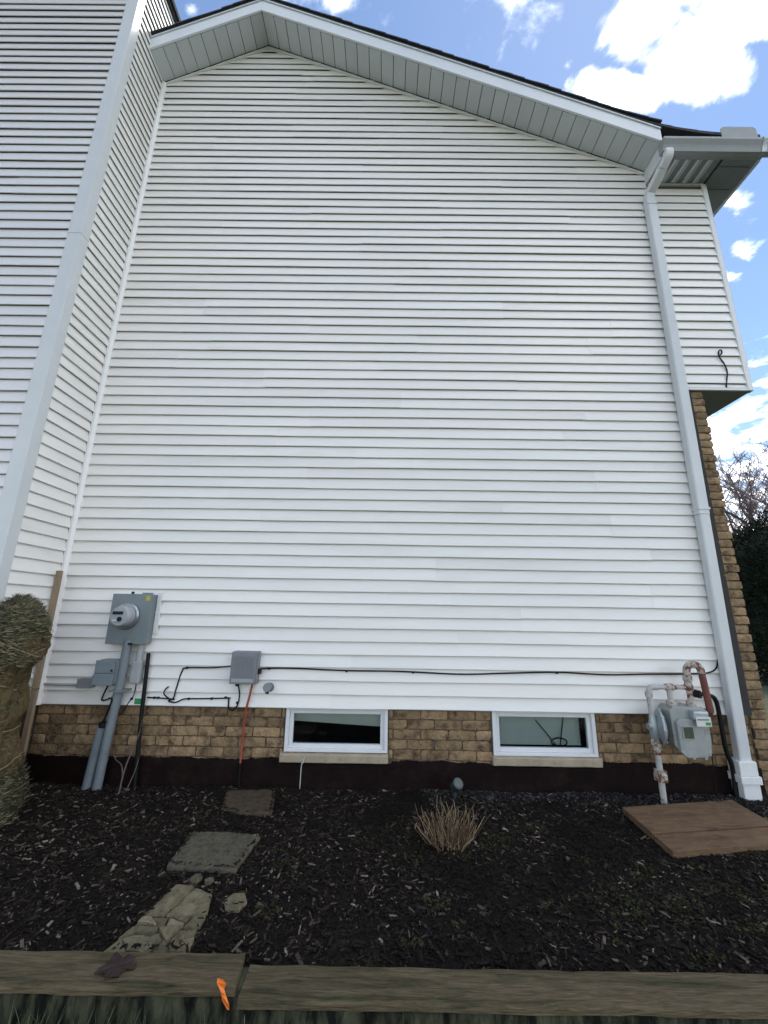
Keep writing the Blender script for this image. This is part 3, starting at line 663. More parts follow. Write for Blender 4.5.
cable('hanging_cable', [(-1.25, -.02, .066), (-1.235, -.02, .06), (-1.225, -.03, .0), (-1.19, -.035, -.02), (-1.155, -.035, .02), (-1.145, -.04, .10), (-1.165, -.05, .19)], .006, 'black', 'short black cable drooping in a loop below the ribbed telecom box', [(-1.262, -.021, .068), (-1.158, -.035, .035)])
tx = thing('telecom_box', (-1.1, -.02, .18), 'dark grey ribbed telecom box in mid wall with an orange cable', 'utility box')
MB().box(-1.212, -1.005, -.085, -.016, .182, .428).build('body', 'tel_box', tx, .006)
lid = MB().box(-1.217, -1.015, -.100, -.086, .184, .425).build('lid', 'tel_box', tx, .005)
for i in range(9):
    x = -1.195 + i * .0195
    MB().box(x, x + .010, -.1045, -.1, .235, .395).build('rib', 'tel_box', lid)
MB().box(-1.200, -1.03, -.104, -.1, .198, .222).build('label_strip', 'pale_grey', lid)
MB().box(-1.004, -.985, -.075, -.03, .255, .295).build('latch', 'black', tx, .003)
MB().tube([(-1.17, -.05, .184), (-1.17, -.05, .160)], .012, 10).build('cable_gland', 'black', tx)
oc = MB().tube(smoothpath([(-1.045, -.05, .19), (-1.06, -.045, .10), (-1.085, -.03, -.02), (-1.098, -.012, -.20), (-1.095, -.022, -.395)]), .0085, 8).build('orange_cable', 'orange', smooth=True)
tag(oc, 'orange cable dropping from the telecom box down the brick base', 'cable')
MB().tube([(-1.095, -.0225, -.394), (-1.088, -.026, -.58)], .0075, 8).build('dark_end', 'black', oc)
cable('thin_wire', [(-.60, -.036, -.345), (-.61, -.038, -.385), (-.622, -.022, -.40), (-.625, -.022, -.57)], .003, 'label', 'thin pale wire hanging over the left window sill')
hb = thing('hose_tap', (-.915, -.02, .12), 'small grey outdoor hose tap right of telecom box', 'tap')
MB().lathe([(.036, 0), (.036, .006), (.018, .010), (.018, .05), (.024, .052), (.024, .07)], (-.915, -.014, .150), (0, -1, 0), 16).build('body', 'grey_box', hb, smooth=True)
MB().tube([(-.915, -.06, .148), (-.915, -.085, .118)], .014, 10).build('spout', 'black', hb)
MB().lathe([(.034, 0), (.036, .006), (.034, .012)], (-.915, -.086, .160), (0, -1, .2), 8).build('handle', 'grey_box', hb)
cable('wall_cable', [(-.992, -.03, .290), (-.9, -.021, .296), (-.683, -.021, .296), (-.3, -.021, .286), (.135, -.021, .286), (.624, -.021, .272), (1.0, -.021, .285), (1.408, -.021, .298), (1.8, -.021, .285), (2.133, -.021, .294), (2.45, -.021, .300), (2.62, -.021, .31), (2.70, -.021, .345), (2.725, -.03, .42)], .0062, 'black', 'long black cable sagging across the lowest siding boards', [(-.93, -.021, .292), (-.30, -.021, .281), (.24, -.021, .280), (1.408, -.021, .293), (2.6, -.021, .305)])
cable('dangling_wire', [(3.262, -.018, 3.25), (3.268, -.03, 3.30), (3.29, -.03, 3.31), (3.292, -.03, 3.275), (3.268, -.022, 3.24), (3.30, -.022, 3.16), (3.312, -.022, 3.07), (3.285, -.022, 2.96), (3.27, -.024, 2.90)], .0065, 'black', 'short curled black wire on the upper floor siding above the brick strip')

# gas meter -----------------------------------------------------------
gm = thing('gas_meter', (2.03, -.19, -.57), 'pale grey gas meter with peeling white and rusty pipes beside the downspout', 'gas meter')
GY = -.19
MB().tube([(2.030, GY, -.62), (2.030, GY, -.15)], .021, 12).build('riser_pipe', 'white_pipe', gm, smooth=True)
vb = MB().box(1.998, 2.062, GY - .034, GY + .034, -.415, -.335).build('shutoff_valve', 'rust_pipe', gm, .008)
MB().box(2.022, 2.038, GY - .060, GY - .03, -.385, -.365).build('valve_key', 'rust_pipe', vb)
MB().lathe([(.030, 0), (.036, .008), (.036, .035), (.026, .04), (.026, .055), (.037, .06), (.037, .09), (.028, .1)], (2.030, GY, -.235), (0, 0, 1), 8).build('coupling', 'rust_pipe', gm)
MB().lathe([(.026, 0), (.034, .015), (.034, .11), (.028, .13), (.024, .16)], (2.030, GY, -.135), (0, 0, 1), 14).build('regulator_body', 'galv', gm, smooth=True)
MB().lathe([(.024, -.06), (.026, -.02), (.030, 0)], (2.045, GY, -.05), (1, 0, 0), 14).build('regulator_neck', 'galv', gm, smooth=True)
rg = MB().lathe([(.03, 0), (.07, .004), (.112, .018), (.128, .020), (.128, .032), (.112, .036), (.075, .052), (.03, .06)], (2.050, GY, -.05), (.93, -.36, 0), 28).build('regulator_disc', 'galv', gm, smooth=True)
for i in range(8):
    a = i * math.pi / 4; axx = Vector((.93, -.36, 0)).normalized(); u = axx.orthogonal().normalized(); v = axx.cross(u)
    p = Vector((2.05, GY, -.05)) + axx * .014 + .12 * (math.cos(a) * u + math.sin(a) * v)
    MB().lathe([(.006, 0), (.006, .026)], p, axx, 6).build('bolt', 'galv', rg)
MB().tube(smoothpath([(2.028, GY, .02), (2.024, GY, .15), (2.026, GY, .20), (2.045, GY, .222), (2.09, GY, .224)], 4), .020, 12).build('inlet_pipe', 'white_pipe', gm, smooth=True)
MB().lathe([(.027, 0), (.027, .04)], (2.024, GY, .155), (0, 0, 1), 12).build('elbow_collar', 'white_pipe', gm, smooth=True)
MB().tube([(2.085, GY, .224), (2.185, GY, .226)], .016, 12).build('cross_pipe', 'white_pipe', gm, smooth=True)
MB().lathe([(.026, 0), (.026, .05)], (2.16, GY, .226), (1, 0, 0), 12).build('tee', 'rust_pipe', gm, smooth=True)
MB().tube([(2.185, GY, .225), (2.185, GY, .12)], .021, 12).build('meter_inlet', 'white_pipe', gm, smooth=True)
MB().lathe([(.034, 0), (.034, .028), (.026, .034)], (2.185, GY, .095), (0, 0, 1), 8).build('inlet_nut', 'rust_pipe', gm)
MB().tube([(2.21, GY, .226), (2.335, GY, .228)], .017, 12).build('bypass_pipe', 'rust_pipe', gm, smooth=True)
MB().tube([(2.335, GY, .10), (2.337, GY, .32)], .020, 12).build('outlet_pipe', 'rust_pipe', gm, smooth=True)
MB().lathe([(.034, 0), (.034, .03), (.027, .036)], (2.335, GY, .092), (0, 0, 1), 8).build('outlet_nut', 'rust_pipe', gm)
MB().lathe([(.028, 0), (.030, .01), (.030, .045), (.025, .05), (.025, .065), (.031, .07), (.031, .10), (.026, .11)], (2.336, GY, .205), (0, 0, 1), 12).build('union_fitting', 'rust_pipe', gm, smooth=True)
MB().tube(smoothpath([(2.337, GY, .31), (2.342, GY, .36), (2.37, GY, .388), (2.42, GY, .388), (2.447, GY, .362), (2.452, GY, .33)], 4), .026, 12).build('return_bend', 'rust_pipe', gm, smooth=True)
MB().tube([(2.452, GY, .335), (2.470, GY, .085)], .024, 12).build('drop_pipe', 'red_pipe', gm, smooth=True)
MB().tube(smoothpath([(2.469, GY, .10), (2.468, GY, .06), (2.45, GY + .03, .05), (2.40, GY + .10, .055), (2.36, GY + .205, .06)], 4), .025, 12).build('house_feed', 'red_pipe', gm, smooth=True)
# meter case
cx, cz, cy = 2.268, -.07, -.20
def casepoly(wd, zt, zb, y, ch): return [(cx - wd, y, zt - ch), (cx - wd + ch, y, zt), (cx + wd - ch, y, zt), (cx + wd, y, zt - ch), (cx + wd * .97, y, zb + ch * 1.6), (cx + wd * .62, y, zb), (cx - wd * .62, y, zb), (cx - wd * .97, y, zb + ch * 1.6)]
case = MB().prism(casepoly(.132, .095, -.205, -.235, .03), (0, .15, 0)).build('meter_case', 'meter_body', gm, .01)
fr = MB().prism(casepoly(.115, .02, -.235, -.268, .022), (0, .032, 0)).build('front_plate', 'meter_body', gm, .006)
MB().prism(casepoly(.138, .10, -.210, -.243, .03), (0, .012, 0)).build('case_flange', 'meter_body', gm, .003)
MB().box(cx - .005, cx + .108, -.300, -.236, .020, .082).build('index_cover', 'galv', gm, .014)
MB().box(cx + .005, cx + .112, -.3035, -.300, -.018, .045).build('label', 'label', fr)
MB().box(cx + .070, cx + .105, -.3055, -.3036, -.010, .010).build('green_mark', 'green', fr)
MB().box(cx + .014, cx + .098, -.3055, -.3036, .022, .032).build('printed_line', 'tel_box', fr)
MB().box(cx - .085, cx - .0, -.274, -.267, -.115, -.022).build('index_frame', 'meter_body', fr, .003)
MB().box(cx - .076, cx - .009, -.2765, -.2735, -.106, -.031).build('dial_window', 'window_dial', fr)
for (x, z) in ((-.095, -.19), (.095, -.19), (-.1, 0), (-.03, -.215), (.06, -.215)):
    MB().lathe([(.009, 0), (.009, .007)], (cx + x * .95, -.267, cz + z + .05), (0, -1, 0), 8).build('bolt', 'galv', fr)
MB().box(cx - .06, cx + .06, -.15, -.005, -.11, -.08).build('wall_bracket', 'galv', gm)
bp = MB().tube(smoothpath([(2.50, -.06, .158), (2.57, -.07, .150), (2.615, -.07, .12), (2.63, -.065, .0), (2.634, -.065, -.22), (2.66, -.06, -.33), (2.668, -.055, -.40), (2.655, -.06, -.60)], 6), .0165, 9).build('black_pipe', 'black', smooth=True)
tag(bp, 'black flexible pipe bending down between gas meter and downspout', 'pipe')
MB().box(2.48, 2.502, -.085, -.016, .13, .186).build('wall_flange', 'black', bp)
cable('tracer_wire', [(2.475, -.15, .05), (2.505, -.10, -.08), (2.53, -.05, -.3), (2.535, -.03, -.58)], .004, 'black', 'thin black tracer wire dropping behind gas meter to the mulch')
pv = thing('vent_patch', (2.60, -.01, .18), 'small grey sealant patch on the siding behind the black pipe', 'patch')
MB().lathe([(.03, 0), (.026, .006), (.012, .009)], (2.60, -.010, .205), (0, -1, 0), 9).build('patch', 'pale_grey', pv)

# ------------------------------------------------------------------ things on the bed
def slab(poly, zt, th, jag=.006, seed=0):
    """flat irregular stone from a plan polygon; edges subdivided and roughened"""
    r = random.Random(seed); pts = []
    for i in range(len(poly)):
        a, b = Vector(poly[i]), Vector(poly[(i + 1) % len(poly)]); k = max(1, int((b - a).length / .035))
        for j in range(k): pts.append(a + (b - a) * j / k + Vector((r.uniform(-jag, jag), r.uniform(-jag, jag))))
    c = sum(pts, Vector((0, 0))) / len(pts); n = len(pts); vs = []
    for p in pts: vs.append((p.x, p.y, zt - th))
    for p in pts: q = p; vs.append((q.x, q.y, zt - .010 + r.uniform(-.003, .003)))
    for p in pts: q = c + (p - c) * .965; vs.append((q.x, q.y, zt + .003 * fb(q.x, q.y, seed, 12)))
    for p in pts: q = c + (p - c) * .5; vs.append((q.x, q.y, zt + .004 * fb(q.x, q.y, seed, 9)))
    vs.append((c.x, c.y, zt + .003)); fs = [tuple(range(n))[::-1]]
    for k in range(3): fs += [(k * n + i, k * n + (i + 1) % n, (k + 1) * n + (i + 1) % n, (k + 1) * n + i) for i in range(n)]
    fs += [(3 * n + i, 3 * n + (i + 1) % n, 4 * n) for i in range(n)]
    return MB().add(vs, fs)
s1 = [(-1.145, -.115), (-.80, -.075), (-.725, -.43), (-.90, -.45), (-1.085, -.39)]
s2 = [(-1.125, -.715), (-.93, -.70), (-.716, -.735), (-.744, -1.055), (-1.112, -1.03)]
tag(slab(s1, -.543, .05, .006, 3).build('stepping_stone', 'flagstone_dark'), 'brown stepping stone nearest the wall, below the orange cable', 'stone', 'stepping stones')
tag(slab(s2, -.534, .06, .004, 5).build('stepping_stone', 'flagstone'), 'grey rectangular stepping stone in the middle of the three', 'stone', 'stepping stones')
s3 = [(-.985, -1.165), (-.90, -1.175), (-.785, -1.228), (-.775, -1.30), (-.755, -1.555), (-1.075, -1.565), (-1.055, -1.50), (-.99, -1.33)]
FLATS += [s1, s2, [(1.64, -.34), (2.51, -.2), (2.49, -.72), (1.63, -.85)]]
ck = thing('cracked_flagstone', (-.90, -1.38, -.57), 'tan flagstone broken into many fragments beside the timber edging', 'stone', 'stepping stones')
def clip(poly, p, n):
    out = []
    for i in range(len(poly)):
        a, b = poly[i], poly[(i + 1) % len(poly)]; da, db = (a - p).dot(n), (b - p).dot(n)
        if da >= 0: out.append(a)
        if da * db < 0: out.append(a + (b - a) * (da / (da - db)))
    return out
hull = [Vector(p) for p in [(-.985, -1.165), (-.90, -1.175), (-.785, -1.228), (-.765, -1.34), (-.755, -1.56), (-1.085, -1.57), (-1.02, -1.36)]]
rr = random.Random(21); pcs = []
def split(poly, depth):
    c = sum(poly, Vector((0, 0))) / len(poly)
    sz = max((a - b).length for a in poly for b in poly)
    lim_ = .115 if c.y < -1.36 else .26
    if sz < lim_ or depth > 5: pcs.append(poly); return
    a = max(((a, b) for a in poly for b in poly), key=lambda t: (t[0] - t[1]).length); d = (a[1] - a[0]).normalized()
    ang = rr.uniform(-.6, .6); nn = Vector((d.x * math.cos(ang) - d.y * math.sin(ang), d.x * math.sin(ang) + d.y * math.cos(ang)))
    p = c + d * rr.uniform(-.15, .15) * sz
    for s in (1, -1):
        q = clip(poly, p, nn * s)
        if len(q) > 2: split(q, depth + 1)
split(hull, 0)
for i, pz in enumerate(pcs):
    c = sum(pz, Vector((0, 0))) / len(pz); f = .965 if c.y > -1.36 else rr.uniform(.83, .93)
    off = Vector((rr.uniform(-.004, .004), rr.uniform(-.004, .004)))
    q = [tuple(c + (v - c) * f + off) for v in pz]
    o = slab(q, -.538 + rr.uniform(-.007, .004) - (.006 if c.y < -1.36 else 0), .034, .0035, 30 + i).build('fragment', 'sandstone', ck)
    if c.y < -1.36: o.rotation_euler = (rr.uniform(-.06, .06), rr.uniform(-.06, .06), 0)
FLATS.append([tuple(v) for v in hull])
for (x, y, r, lb_) in ((-.915, -1.118, .034, 'tan pebble fragment above the cracked flagstone, left of a pair'), (-.845, -1.128, .026, 'tan pebble fragment above the cracked flagstone, right of a pair'), (-.665, -1.27, .058, 'flat tan stone chip lying right of the cracked flagstone')):
    k = random.Random(int(x * 1000)); pl_ = [(x + r * k.uniform(.75, 1.15) * math.cos(a * math.pi / 3), y + r * 1.15 * k.uniform(.75, 1.15) * math.sin(a * math.pi / 3)) for a in range(6)]
    tag(slab(pl_, -.542, .035, .003, int(-x * 100)).build('stone_chip', 'sandstone'), lb_, 'stone', 'loose stone chips')
    FLATS.append(pl_)
# brown board cover
bc = thing('board_cover', (2.06, -.52, -.57), 'brown wooden board cover lying flat on the mulch below gas meter', 'board')
def plank(a, b, c, d, z): return MB().prism([(*a, z), (*b, z), (*c, z), (*d, z)], (0, 0, .040))
plank((1.636, -.671), (1.646, -.339), (2.510, -.200), (2.497, -.545), -.559).build('plank', 'board', bc, .003)
plank((1.633, -.852), (1.636, -.684), (2.497, -.558), (2.487, -.725), -.563).build('plank', 'board', bc, .003)
MB().prism([(1.70, -.82, -.60), (1.70, -.35, -.60), (1.75, -.35, -.60), (1.75, -.82, -.60)], (0, 0, .0385)).build('batten', 'board', bc)
MB().prism([(2.38, -.70, -.60), (2.38, -.25, -.60), (2.43, -.25, -.60), (2.43, -.70, -.60)], (0, 0, .0385)).build('batten', 'board', bc)
# spot light
sp = thing('spot_light', (.545, -.16, -.56), 'small dark green garden spotlight standing against the black foundation', 'garden light')
axs = Vector((.25, -.75, .62)).normalized(); c0 = Vector((.535, -.13, -.497))
MB().lathe([(.028, 0), (.034, .01), (.036, .075), (.038, .08)], c0, axs, 20).build('housing', 'spot', sp, smooth=True)
MB().lathe([(.033, 0), (.030, .003)], c0 + axs * .080, axs, 20).build('lens', 'lens', sp)
MB().tube([(.535, -.135, -.60), (.537, -.138, -.485)], .008, 8).build('spike', 'spot', sp)
# dry clump of stems
cl = thing('dry_plant', (.40, -.74, -.56), 'clump of cut dry tan stems standing in the mulch below the right window', 'plant')
mb = MB(); k = random.Random(4)
for i in range(230):
    a = k.uniform(0, 2 * math.pi); r0 = .105 * math.sqrt(k.random()); lean = (r0 / .105) * k.uniform(.1, .95) + k.uniform(-.25, .25)
    h = k.choice((k.uniform(.04, .12), k.uniform(.09, .165), k.uniform(.12, .215))) * (1 - .25 * abs(lean)); x0, y0 = .40 + r0 * math.cos(a) * 1.1, -.735 + r0 * math.sin(a) * .8
    if k.random() < .2: h *= .4
    d = Vector((math.cos(a) * lean, math.sin(a) * lean, 1)).normalized(); b2 = Vector((k.uniform(-.02, .02), k.uniform(-.02, .02), 0)); 
    p = Vector((x0, y0, -.575)); L_ = h / max(.4, d.z) + .02
    mb.tube([p, p + d * L_ * .35 + b2 * .7, p + d * L_ * .7 - b2 * .3, p + d * L_ + b2], k.uniform(.0016, .0042), 4, r2=.0014)
mb.build('stems', 'straw', cl, kind='stuff', fixn=False)
mb = MB()
for i in range(70):
    a = k.uniform(0, 6.28); r0 = .10 * math.sqrt(k.random())
    chip(mb, .40 + r0 * math.cos(a), -.735 + r0 * .8 * math.sin(a), -.548, k.uniform(.008, .02), k.uniform(.004, .01), .0015, k.uniform(0, 6), k.uniform(-.8, .8), k.uniform(-.8, .8))
mb.build('leaf_litter', 'straw', cl, kind='stuff', fixn=False)
# edging timbers
def timber(name, x0, x1, y0, y1, z0, z1, m, seed, rough=.003, skew=0., endskew=0.):
    n = int((x1 - x0) / .05); mb = MB(); vs = []
    sec = [(y0, z0), (y0 - .0, z1 - .010), (y0 + .008, z1), ((y0 + y1) / 2, z1), (y1 - .006, z1), (y1, z1 - .008), (y1, z0)]
    for i in range(n + 1):
        x = x0 + (x1 - x0) * i / n
        for j, (y, z) in enumerate(sec):
            e = endskew * (y - y0) if i == n else 0
            vs.append((x + e, y + skew * (x - x1) + rough * fb(x, j * 3.3, seed, 3), z + rough * fb(x, j * 2.1 + 9, seed, 3) + rough * .6 * fb(x, j, seed, 17)))
    k = len(sec)
    mb.add(vs, [(i * k + j, (i + 1) * k + j, (i + 1) * k + (j + 1) % k, i * k + (j + 1) % k) for i in range(n) for j in range(k)] + [tuple(range(k)), tuple(range(n * k, n * k + k))])
    return mb.build(name, m)
tag(timber('edging_plank', -4.6, -.500, -1.742, -1.592, -.546, -.520, 'timber', 2, .005, skew=.004, endskew=-.10), 'weathered top plank of the bed edging at left, with a dead leaf', 'plank')
tag(timber('edging_plank', -.487, 4.4, -1.750, -1.603, -.571, -.545, 'timber', 6, .005), 'weathered lower set plank of the bed edging, right of the orange ribbon', 'plank')
tag(timber('edging_timber', -4.6, -.47, -1.734, -1.612, -.80, -.5475, 'timber_wet', 11), 'dark mossy timber under the left edging plank', 'timber')
tag(timber('edging_timber', -.468, 4.4, -1.742, -1.617, -.80, -.5725, 'timber_wet', 15), 'dark stained timber under the right edging plank', 'timber')
# dead leaf and ribbon
mb = MB(); k = random.Random(3); nn = 30; vs = [(-.955, -1.672, -.510)]
for ring in (.5, 1.0):
    for i in range(nn):
        a = 2 * math.pi * i / nn; rd = .062 * (.66 + .34 * abs(math.cos(2.5 * a + .4)) ** 1.2) * k.uniform(.7, 1.15) * ring
        vs.append((-.955 + rd * math.cos(a) * 1.15, -1.672 + rd * math.sin(a) * .95, -.516 + ring * k.uniform(.001, .012) + (.004 if ring < .8 else 0)))
mb.add(vs, [(0, 1 + i, 1 + (i + 1) % nn) for i in range(nn)] + [(1 + i, 1 + nn + i, 1 + nn + (i + 1) % nn, 1 + (i + 1) % nn) for i in range(nn)])
lf = mb.build('dead_leaf', 'leaf'); sol = lf.modifiers.new('thick', 'SOLIDIFY'); sol.thickness = .0015
tag(lf, 'crumpled dark red dead leaf on the left edging plank', 'leaf')
mb = MB(); vs = []
rb_ = [(-.550, -.488, .010, .1), (-.545, -.500, .016, .3), (-.541, -.517, .008, .9), (-.534, -.533, .008, .3), (-.526, -.552, .014, -.2), (-.514, -.572, .003, .2)]
for (x, z, hw, tw) in rb_: vs += [(x - hw * math.cos(tw), -1.752 - hw * math.sin(tw), z + .3 * hw), (x + hw * math.cos(tw), -1.752 + hw * math.sin(tw), z - .3 * hw)]
mb.add(vs, [(2 * i, 2 * i + 1, 2 * i + 3, 2 * i + 2) for i in range(len(rb_) - 1)])
fl = mb.build('orange_ribbon', 'flag'); sol = fl.modifiers.new('thick', 'SOLIDIFY'); sol.thickness = .001
tag(fl, 'torn orange marker ribbon stuck to the joint of the edging planks', 'ribbon')
# mulch, pebbles, moss, grass
CORES = []
for p in FLATS:
    cx_ = sum(a for a, b in p) / len(p); cy_ = sum(b for a, b in p) / len(p); CORES.append([(cx_ + (a - cx_) * .90, cy_ + (b - cy_) * .90) for a, b in p])
mb = MB(); k = random.Random(1); cnt = 0
while cnt < 40000:
    y = -1.60 + 1.58 * k.random(); x = k.uniform(-3.0, 3.3)
    hw = 1.15 + (y + 1.6) * 1.15
    if abs(x) > hw + .45: continue
    if any(inpoly(x, y, p) for p in FLATS):
        if x > 1.5 or any(inpoly(x, y, p) for p in CORES) or k.random() < .45: continue
        l = k.uniform(.005, .018); chip(mb, x, y, (-.541 if y > -.6 else -.531) + k.uniform(0, .004), l, l * k.uniform(.1, .35), .0018, k.uniform(0, 6.28), k.uniform(-.2, .2), k.uniform(-.2, .2)); continue
    if y > -.16 and x > .6 and k.random() < .6: continue
    big = k.random(); l = (.0045 + .025 * big ** 3.4); wd = l * k.uniform(.07, .36)
    chip(mb, x, y, bed_z(x, y) + k.uniform(0, .008), l, wd, k.uniform(.0012, .003), k.uniform(0, 6.28), k.uniform(-.5, .5), k.uniform(-.35, .35)); cnt += 1
o = mb.build('mulch', 'mulch', kind='stuff', fixn=False, origin=(0, -.8, -.56)); o['label'] = 'dark bark mulch covering the planting bed'
mb = MB()
for i in range(2600):
    x = k.uniform(.3, 3.2); y = -.02 - abs(k.gauss(0, .13))
    if any(inpoly(x, y, p) for p in FLATS): continue
    l = k.uniform(.004, .010); chip(mb, x, y, bed_z(x, y) + .003, l, l * k.uniform(.7, 1), l * .6, k.uniform(0, 6.28), k.uniform(-.5, .5), k.uniform(-.5, .5))
o = mb.build('pebbles', 'pebble', kind='stuff', fixn=False, origin=(1.6, -.1, -.56)); o['label'] = 'dark pebbles along the foot of the foundation'
mb = MB(); cents = [(k.uniform(-.7, 2.2), k.uniform(-1.5, -.5), k.uniform(.03, .11)) for i in range(34)] + [(k.uniform(1.1, 2.3), k.uniform(-1.55, -.9), k.uniform(.04, .12)) for i in range(26)]
for (cx_, cy_, cr_) in cents:
    for i in range(int(cr_ * 480)):
        a = k.uniform(0, 6.28); r = cr_ * math.sqrt(k.random()); x, y = cx_ + r * math.cos(a), cy_ + r * math.sin(a) * .7
        if y < -1.59 or any(inpoly(x, y, p) for p in FLATS): continue
        l = k.uniform(.003, .007); chip(mb, x, y, bed_z(x, y) + .004, l, l, l * .7, k.uniform(0, 6.28), 0, 0)
o = mb.build('moss', 'moss', kind='stuff', fixn=False, origin=(0, -.8, -.56)); o['label'] = 'low green moss tufts spotting the mulch'
mb = MB()
for i in range(5200):
    x = k.uniform(-2.0, 2.0); y = -1.75 - k.random() ** 1.3 * .55
    h = k.uniform(.035, .085) * (1.5 if x < -.4 else .75); a = k.uniform(0, 6.28); le = k.uniform(0, .6) * h; wd = k.uniform(.0012, .0026)
    c, s_ = math.cos(a), math.sin(a); p = Vector((x, y, LAWN - .003)); d = Vector((c * le, s_ * le, h)); sd = Vector((-s_, c, 0)) * wd
    mb.add([p - sd, p + sd, p + d * .55 + sd * .7 - Vector((0, 0, 0)), p + d * .55 - sd * .7, p + d + Vector((c, s_, 0)) * le * .4], [(0, 1, 2, 3), (3, 2, 4)])
o = mb.build('grass', 'grass', kind='stuff', fixn=False, origin=(0, -2, LAWN)); o['label'] = 'short lawn grass along the foot of the edging'

# ------------------------------------------------------------------ wrapped shrub and stake
sk = MB().prism([(-2.735, -.135, -.62), (-2.695, -.135, -.62), (-2.695, -.107, -.62), (-2.735, -.107, -.62)], (-.024, .028, 1.67)).build('wooden_stake', 'stake', bevel=.002)
tag(sk, 'tall thin wooden stake standing between wrapped shrub and wall corner', 'stake')
sh = thing('wrapped_shrub', (-2.42, -.72, -.57), 'shrub wrapped in green netting and tan burlap at left edge', 'shrub')
CXY = (-2.65, -.68)
def srad(z, a):
    t = (z + .57)
    prof = [(0, .33), (.08, .36), (.20, .34), (.34, .29), (.46, .245), (.56, .23), (.66, .245), (.76, .245), (.86, .215), (.93, .16), (1.02, .175), (1.14, .185), (1.25, .15), (1.34, .085), (1.385, .0)]
    for (t0, r0), (t1, r1) in zip(prof, prof[1:]):
        if t0 <= t <= t1: r = r0 + (r1 - r0) * (t - t0) / (t1 - t0); break
    else: r = 0
    return r * (1 + .10 * fb(math.cos(a) * 1.2, math.sin(a) * 1.2, z * 2.2) + .035 * fb(math.cos(a) * 5, math.sin(a) * 5, z * 8))
def spt(z, a, off=0.):
    r = srad(z, a) + off; zz_ = min(1, max(0, (z - .22) / .22)); cxx = CXY[0] + .02 + .15 * zz_ * zz_ * (3 - 2 * zz_)
    return Vector((cxx + r * math.cos(a) * .92, CXY[1] + r * math.sin(a), z))
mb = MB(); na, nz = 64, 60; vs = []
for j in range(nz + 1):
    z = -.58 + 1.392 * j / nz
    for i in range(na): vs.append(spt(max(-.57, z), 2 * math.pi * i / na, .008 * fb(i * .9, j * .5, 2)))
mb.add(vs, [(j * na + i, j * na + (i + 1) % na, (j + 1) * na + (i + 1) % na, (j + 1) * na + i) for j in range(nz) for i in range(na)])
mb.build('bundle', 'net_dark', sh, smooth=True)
def burlap(z0, z1, a0, a1, off, seed):
    na, nz = 40, 16; mb = MB(); vs = []
    for j in range(nz + 1):
        for i in range(na + 1):
            a = a0 + (a1 - a0) * i / na; z = z0 + (z1 - z0) * j / nz + .03 * fb(a * 1.5, j * .2, seed) * (j in (0, nz))
            vs.append(spt(max(-.57, min(.8, z)), a, off + .020 * fb(a * 3, z * 6, seed) + .012 * fb(a * 11 + z * 4, z * 9, seed)))
    mb.add(vs, [(j * (na + 1) + i, j * (na + 1) + i + 1, (j + 1) * (na + 1) + i + 1, (j + 1) * (na + 1) + i) for j in range(nz) for i in range(na)])
    mb.build('burlap_wrap', 'burlap', sh, smooth=True)
burlap(-.26, .10, -2.9, 1.6, .012, 1)
burlap(.02, .40, -.62, .9, .010, 2)
burlap(.40, .58, -.50, .8, .014, 3)
mb = MB()
def green(z, a):
    """how far the netted foliage shows: two upper bundles and a low one in front"""
    e = ((a + math.pi) % (2 * math.pi)) - math.pi      # 0 = +x (right), -pi/2 = towards the camera
    if z > .62: return 1
    if z > .44: return 1 if e < -.40 else .25
    if z > .38: return 1
    if z > .10: return 1 if e < -.60 else .12
    if z < -.24: return 1 if e < -.1 else .5
    return .16
for i in range(26000):
    z = -.56 + 1.375 * k.random(); a = k.uniform(0, 6.2832)
    if k.random() > green(z, a): continue
    p = spt(z, a, k.uniform(-.01, .018)); tdir = Vector((-math.sin(a), math.cos(a), 0)) * (1 if k.random() < .8 else -1)
    d = (tdir * k.uniform(.5, 1) + Vector((0, 0, k.uniform(-.45, .35))) + Vector((math.cos(a), math.sin(a), 0)) * k.uniform(-.1, .35)).normalized() * k.uniform(.02, .06)
    if z > .70: d = d + Vector((0, 0, k.uniform(0, .03)))
    sd = d.cross(Vector((math.cos(a), math.sin(a), .2))).normalized() * k.uniform(.0012, .0032)
    nrm = Vector((math.cos(a), math.sin(a), 0)) * k.uniform(0, .008)
    mb.add([p - sd, p + sd, p + d * .5 + sd * .8 + nrm, p + d * .5 - sd * .8 + nrm, p + d], [(0, 1, 2, 3), (3, 2, 4)])
mb.build('netting', 'net', sh, kind='stuff', fixn=False)
for z0, tilt in ((.36, .12), (.02, -.05), (-.28, .08), (.52, -.1)):
    pts = [spt(z0 + tilt * math.sin(2 * math.pi * i / 40 + 1), 2 * math.pi * i / 40, .016) for i in range(41)]
    MB().tube(pts, .004, 5).build('twine', 'twine', sh)
MB().tube(smoothpath([spt(.30, -.75, .02), spt(.26, -.35, .03), (-2.55, -.30, .17), (-2.728, -.14, .12)], 5), .0045, 5).build('twine', 'twine', sh)
MB().tube(smoothpath([spt(.33, -1.0, .02), spt(.20, -.95, .022), spt(.08, -1.15, .022), spt(.03, -1.35, .02)], 5), .006, 5).build('burlap_hem', 'twine', sh)

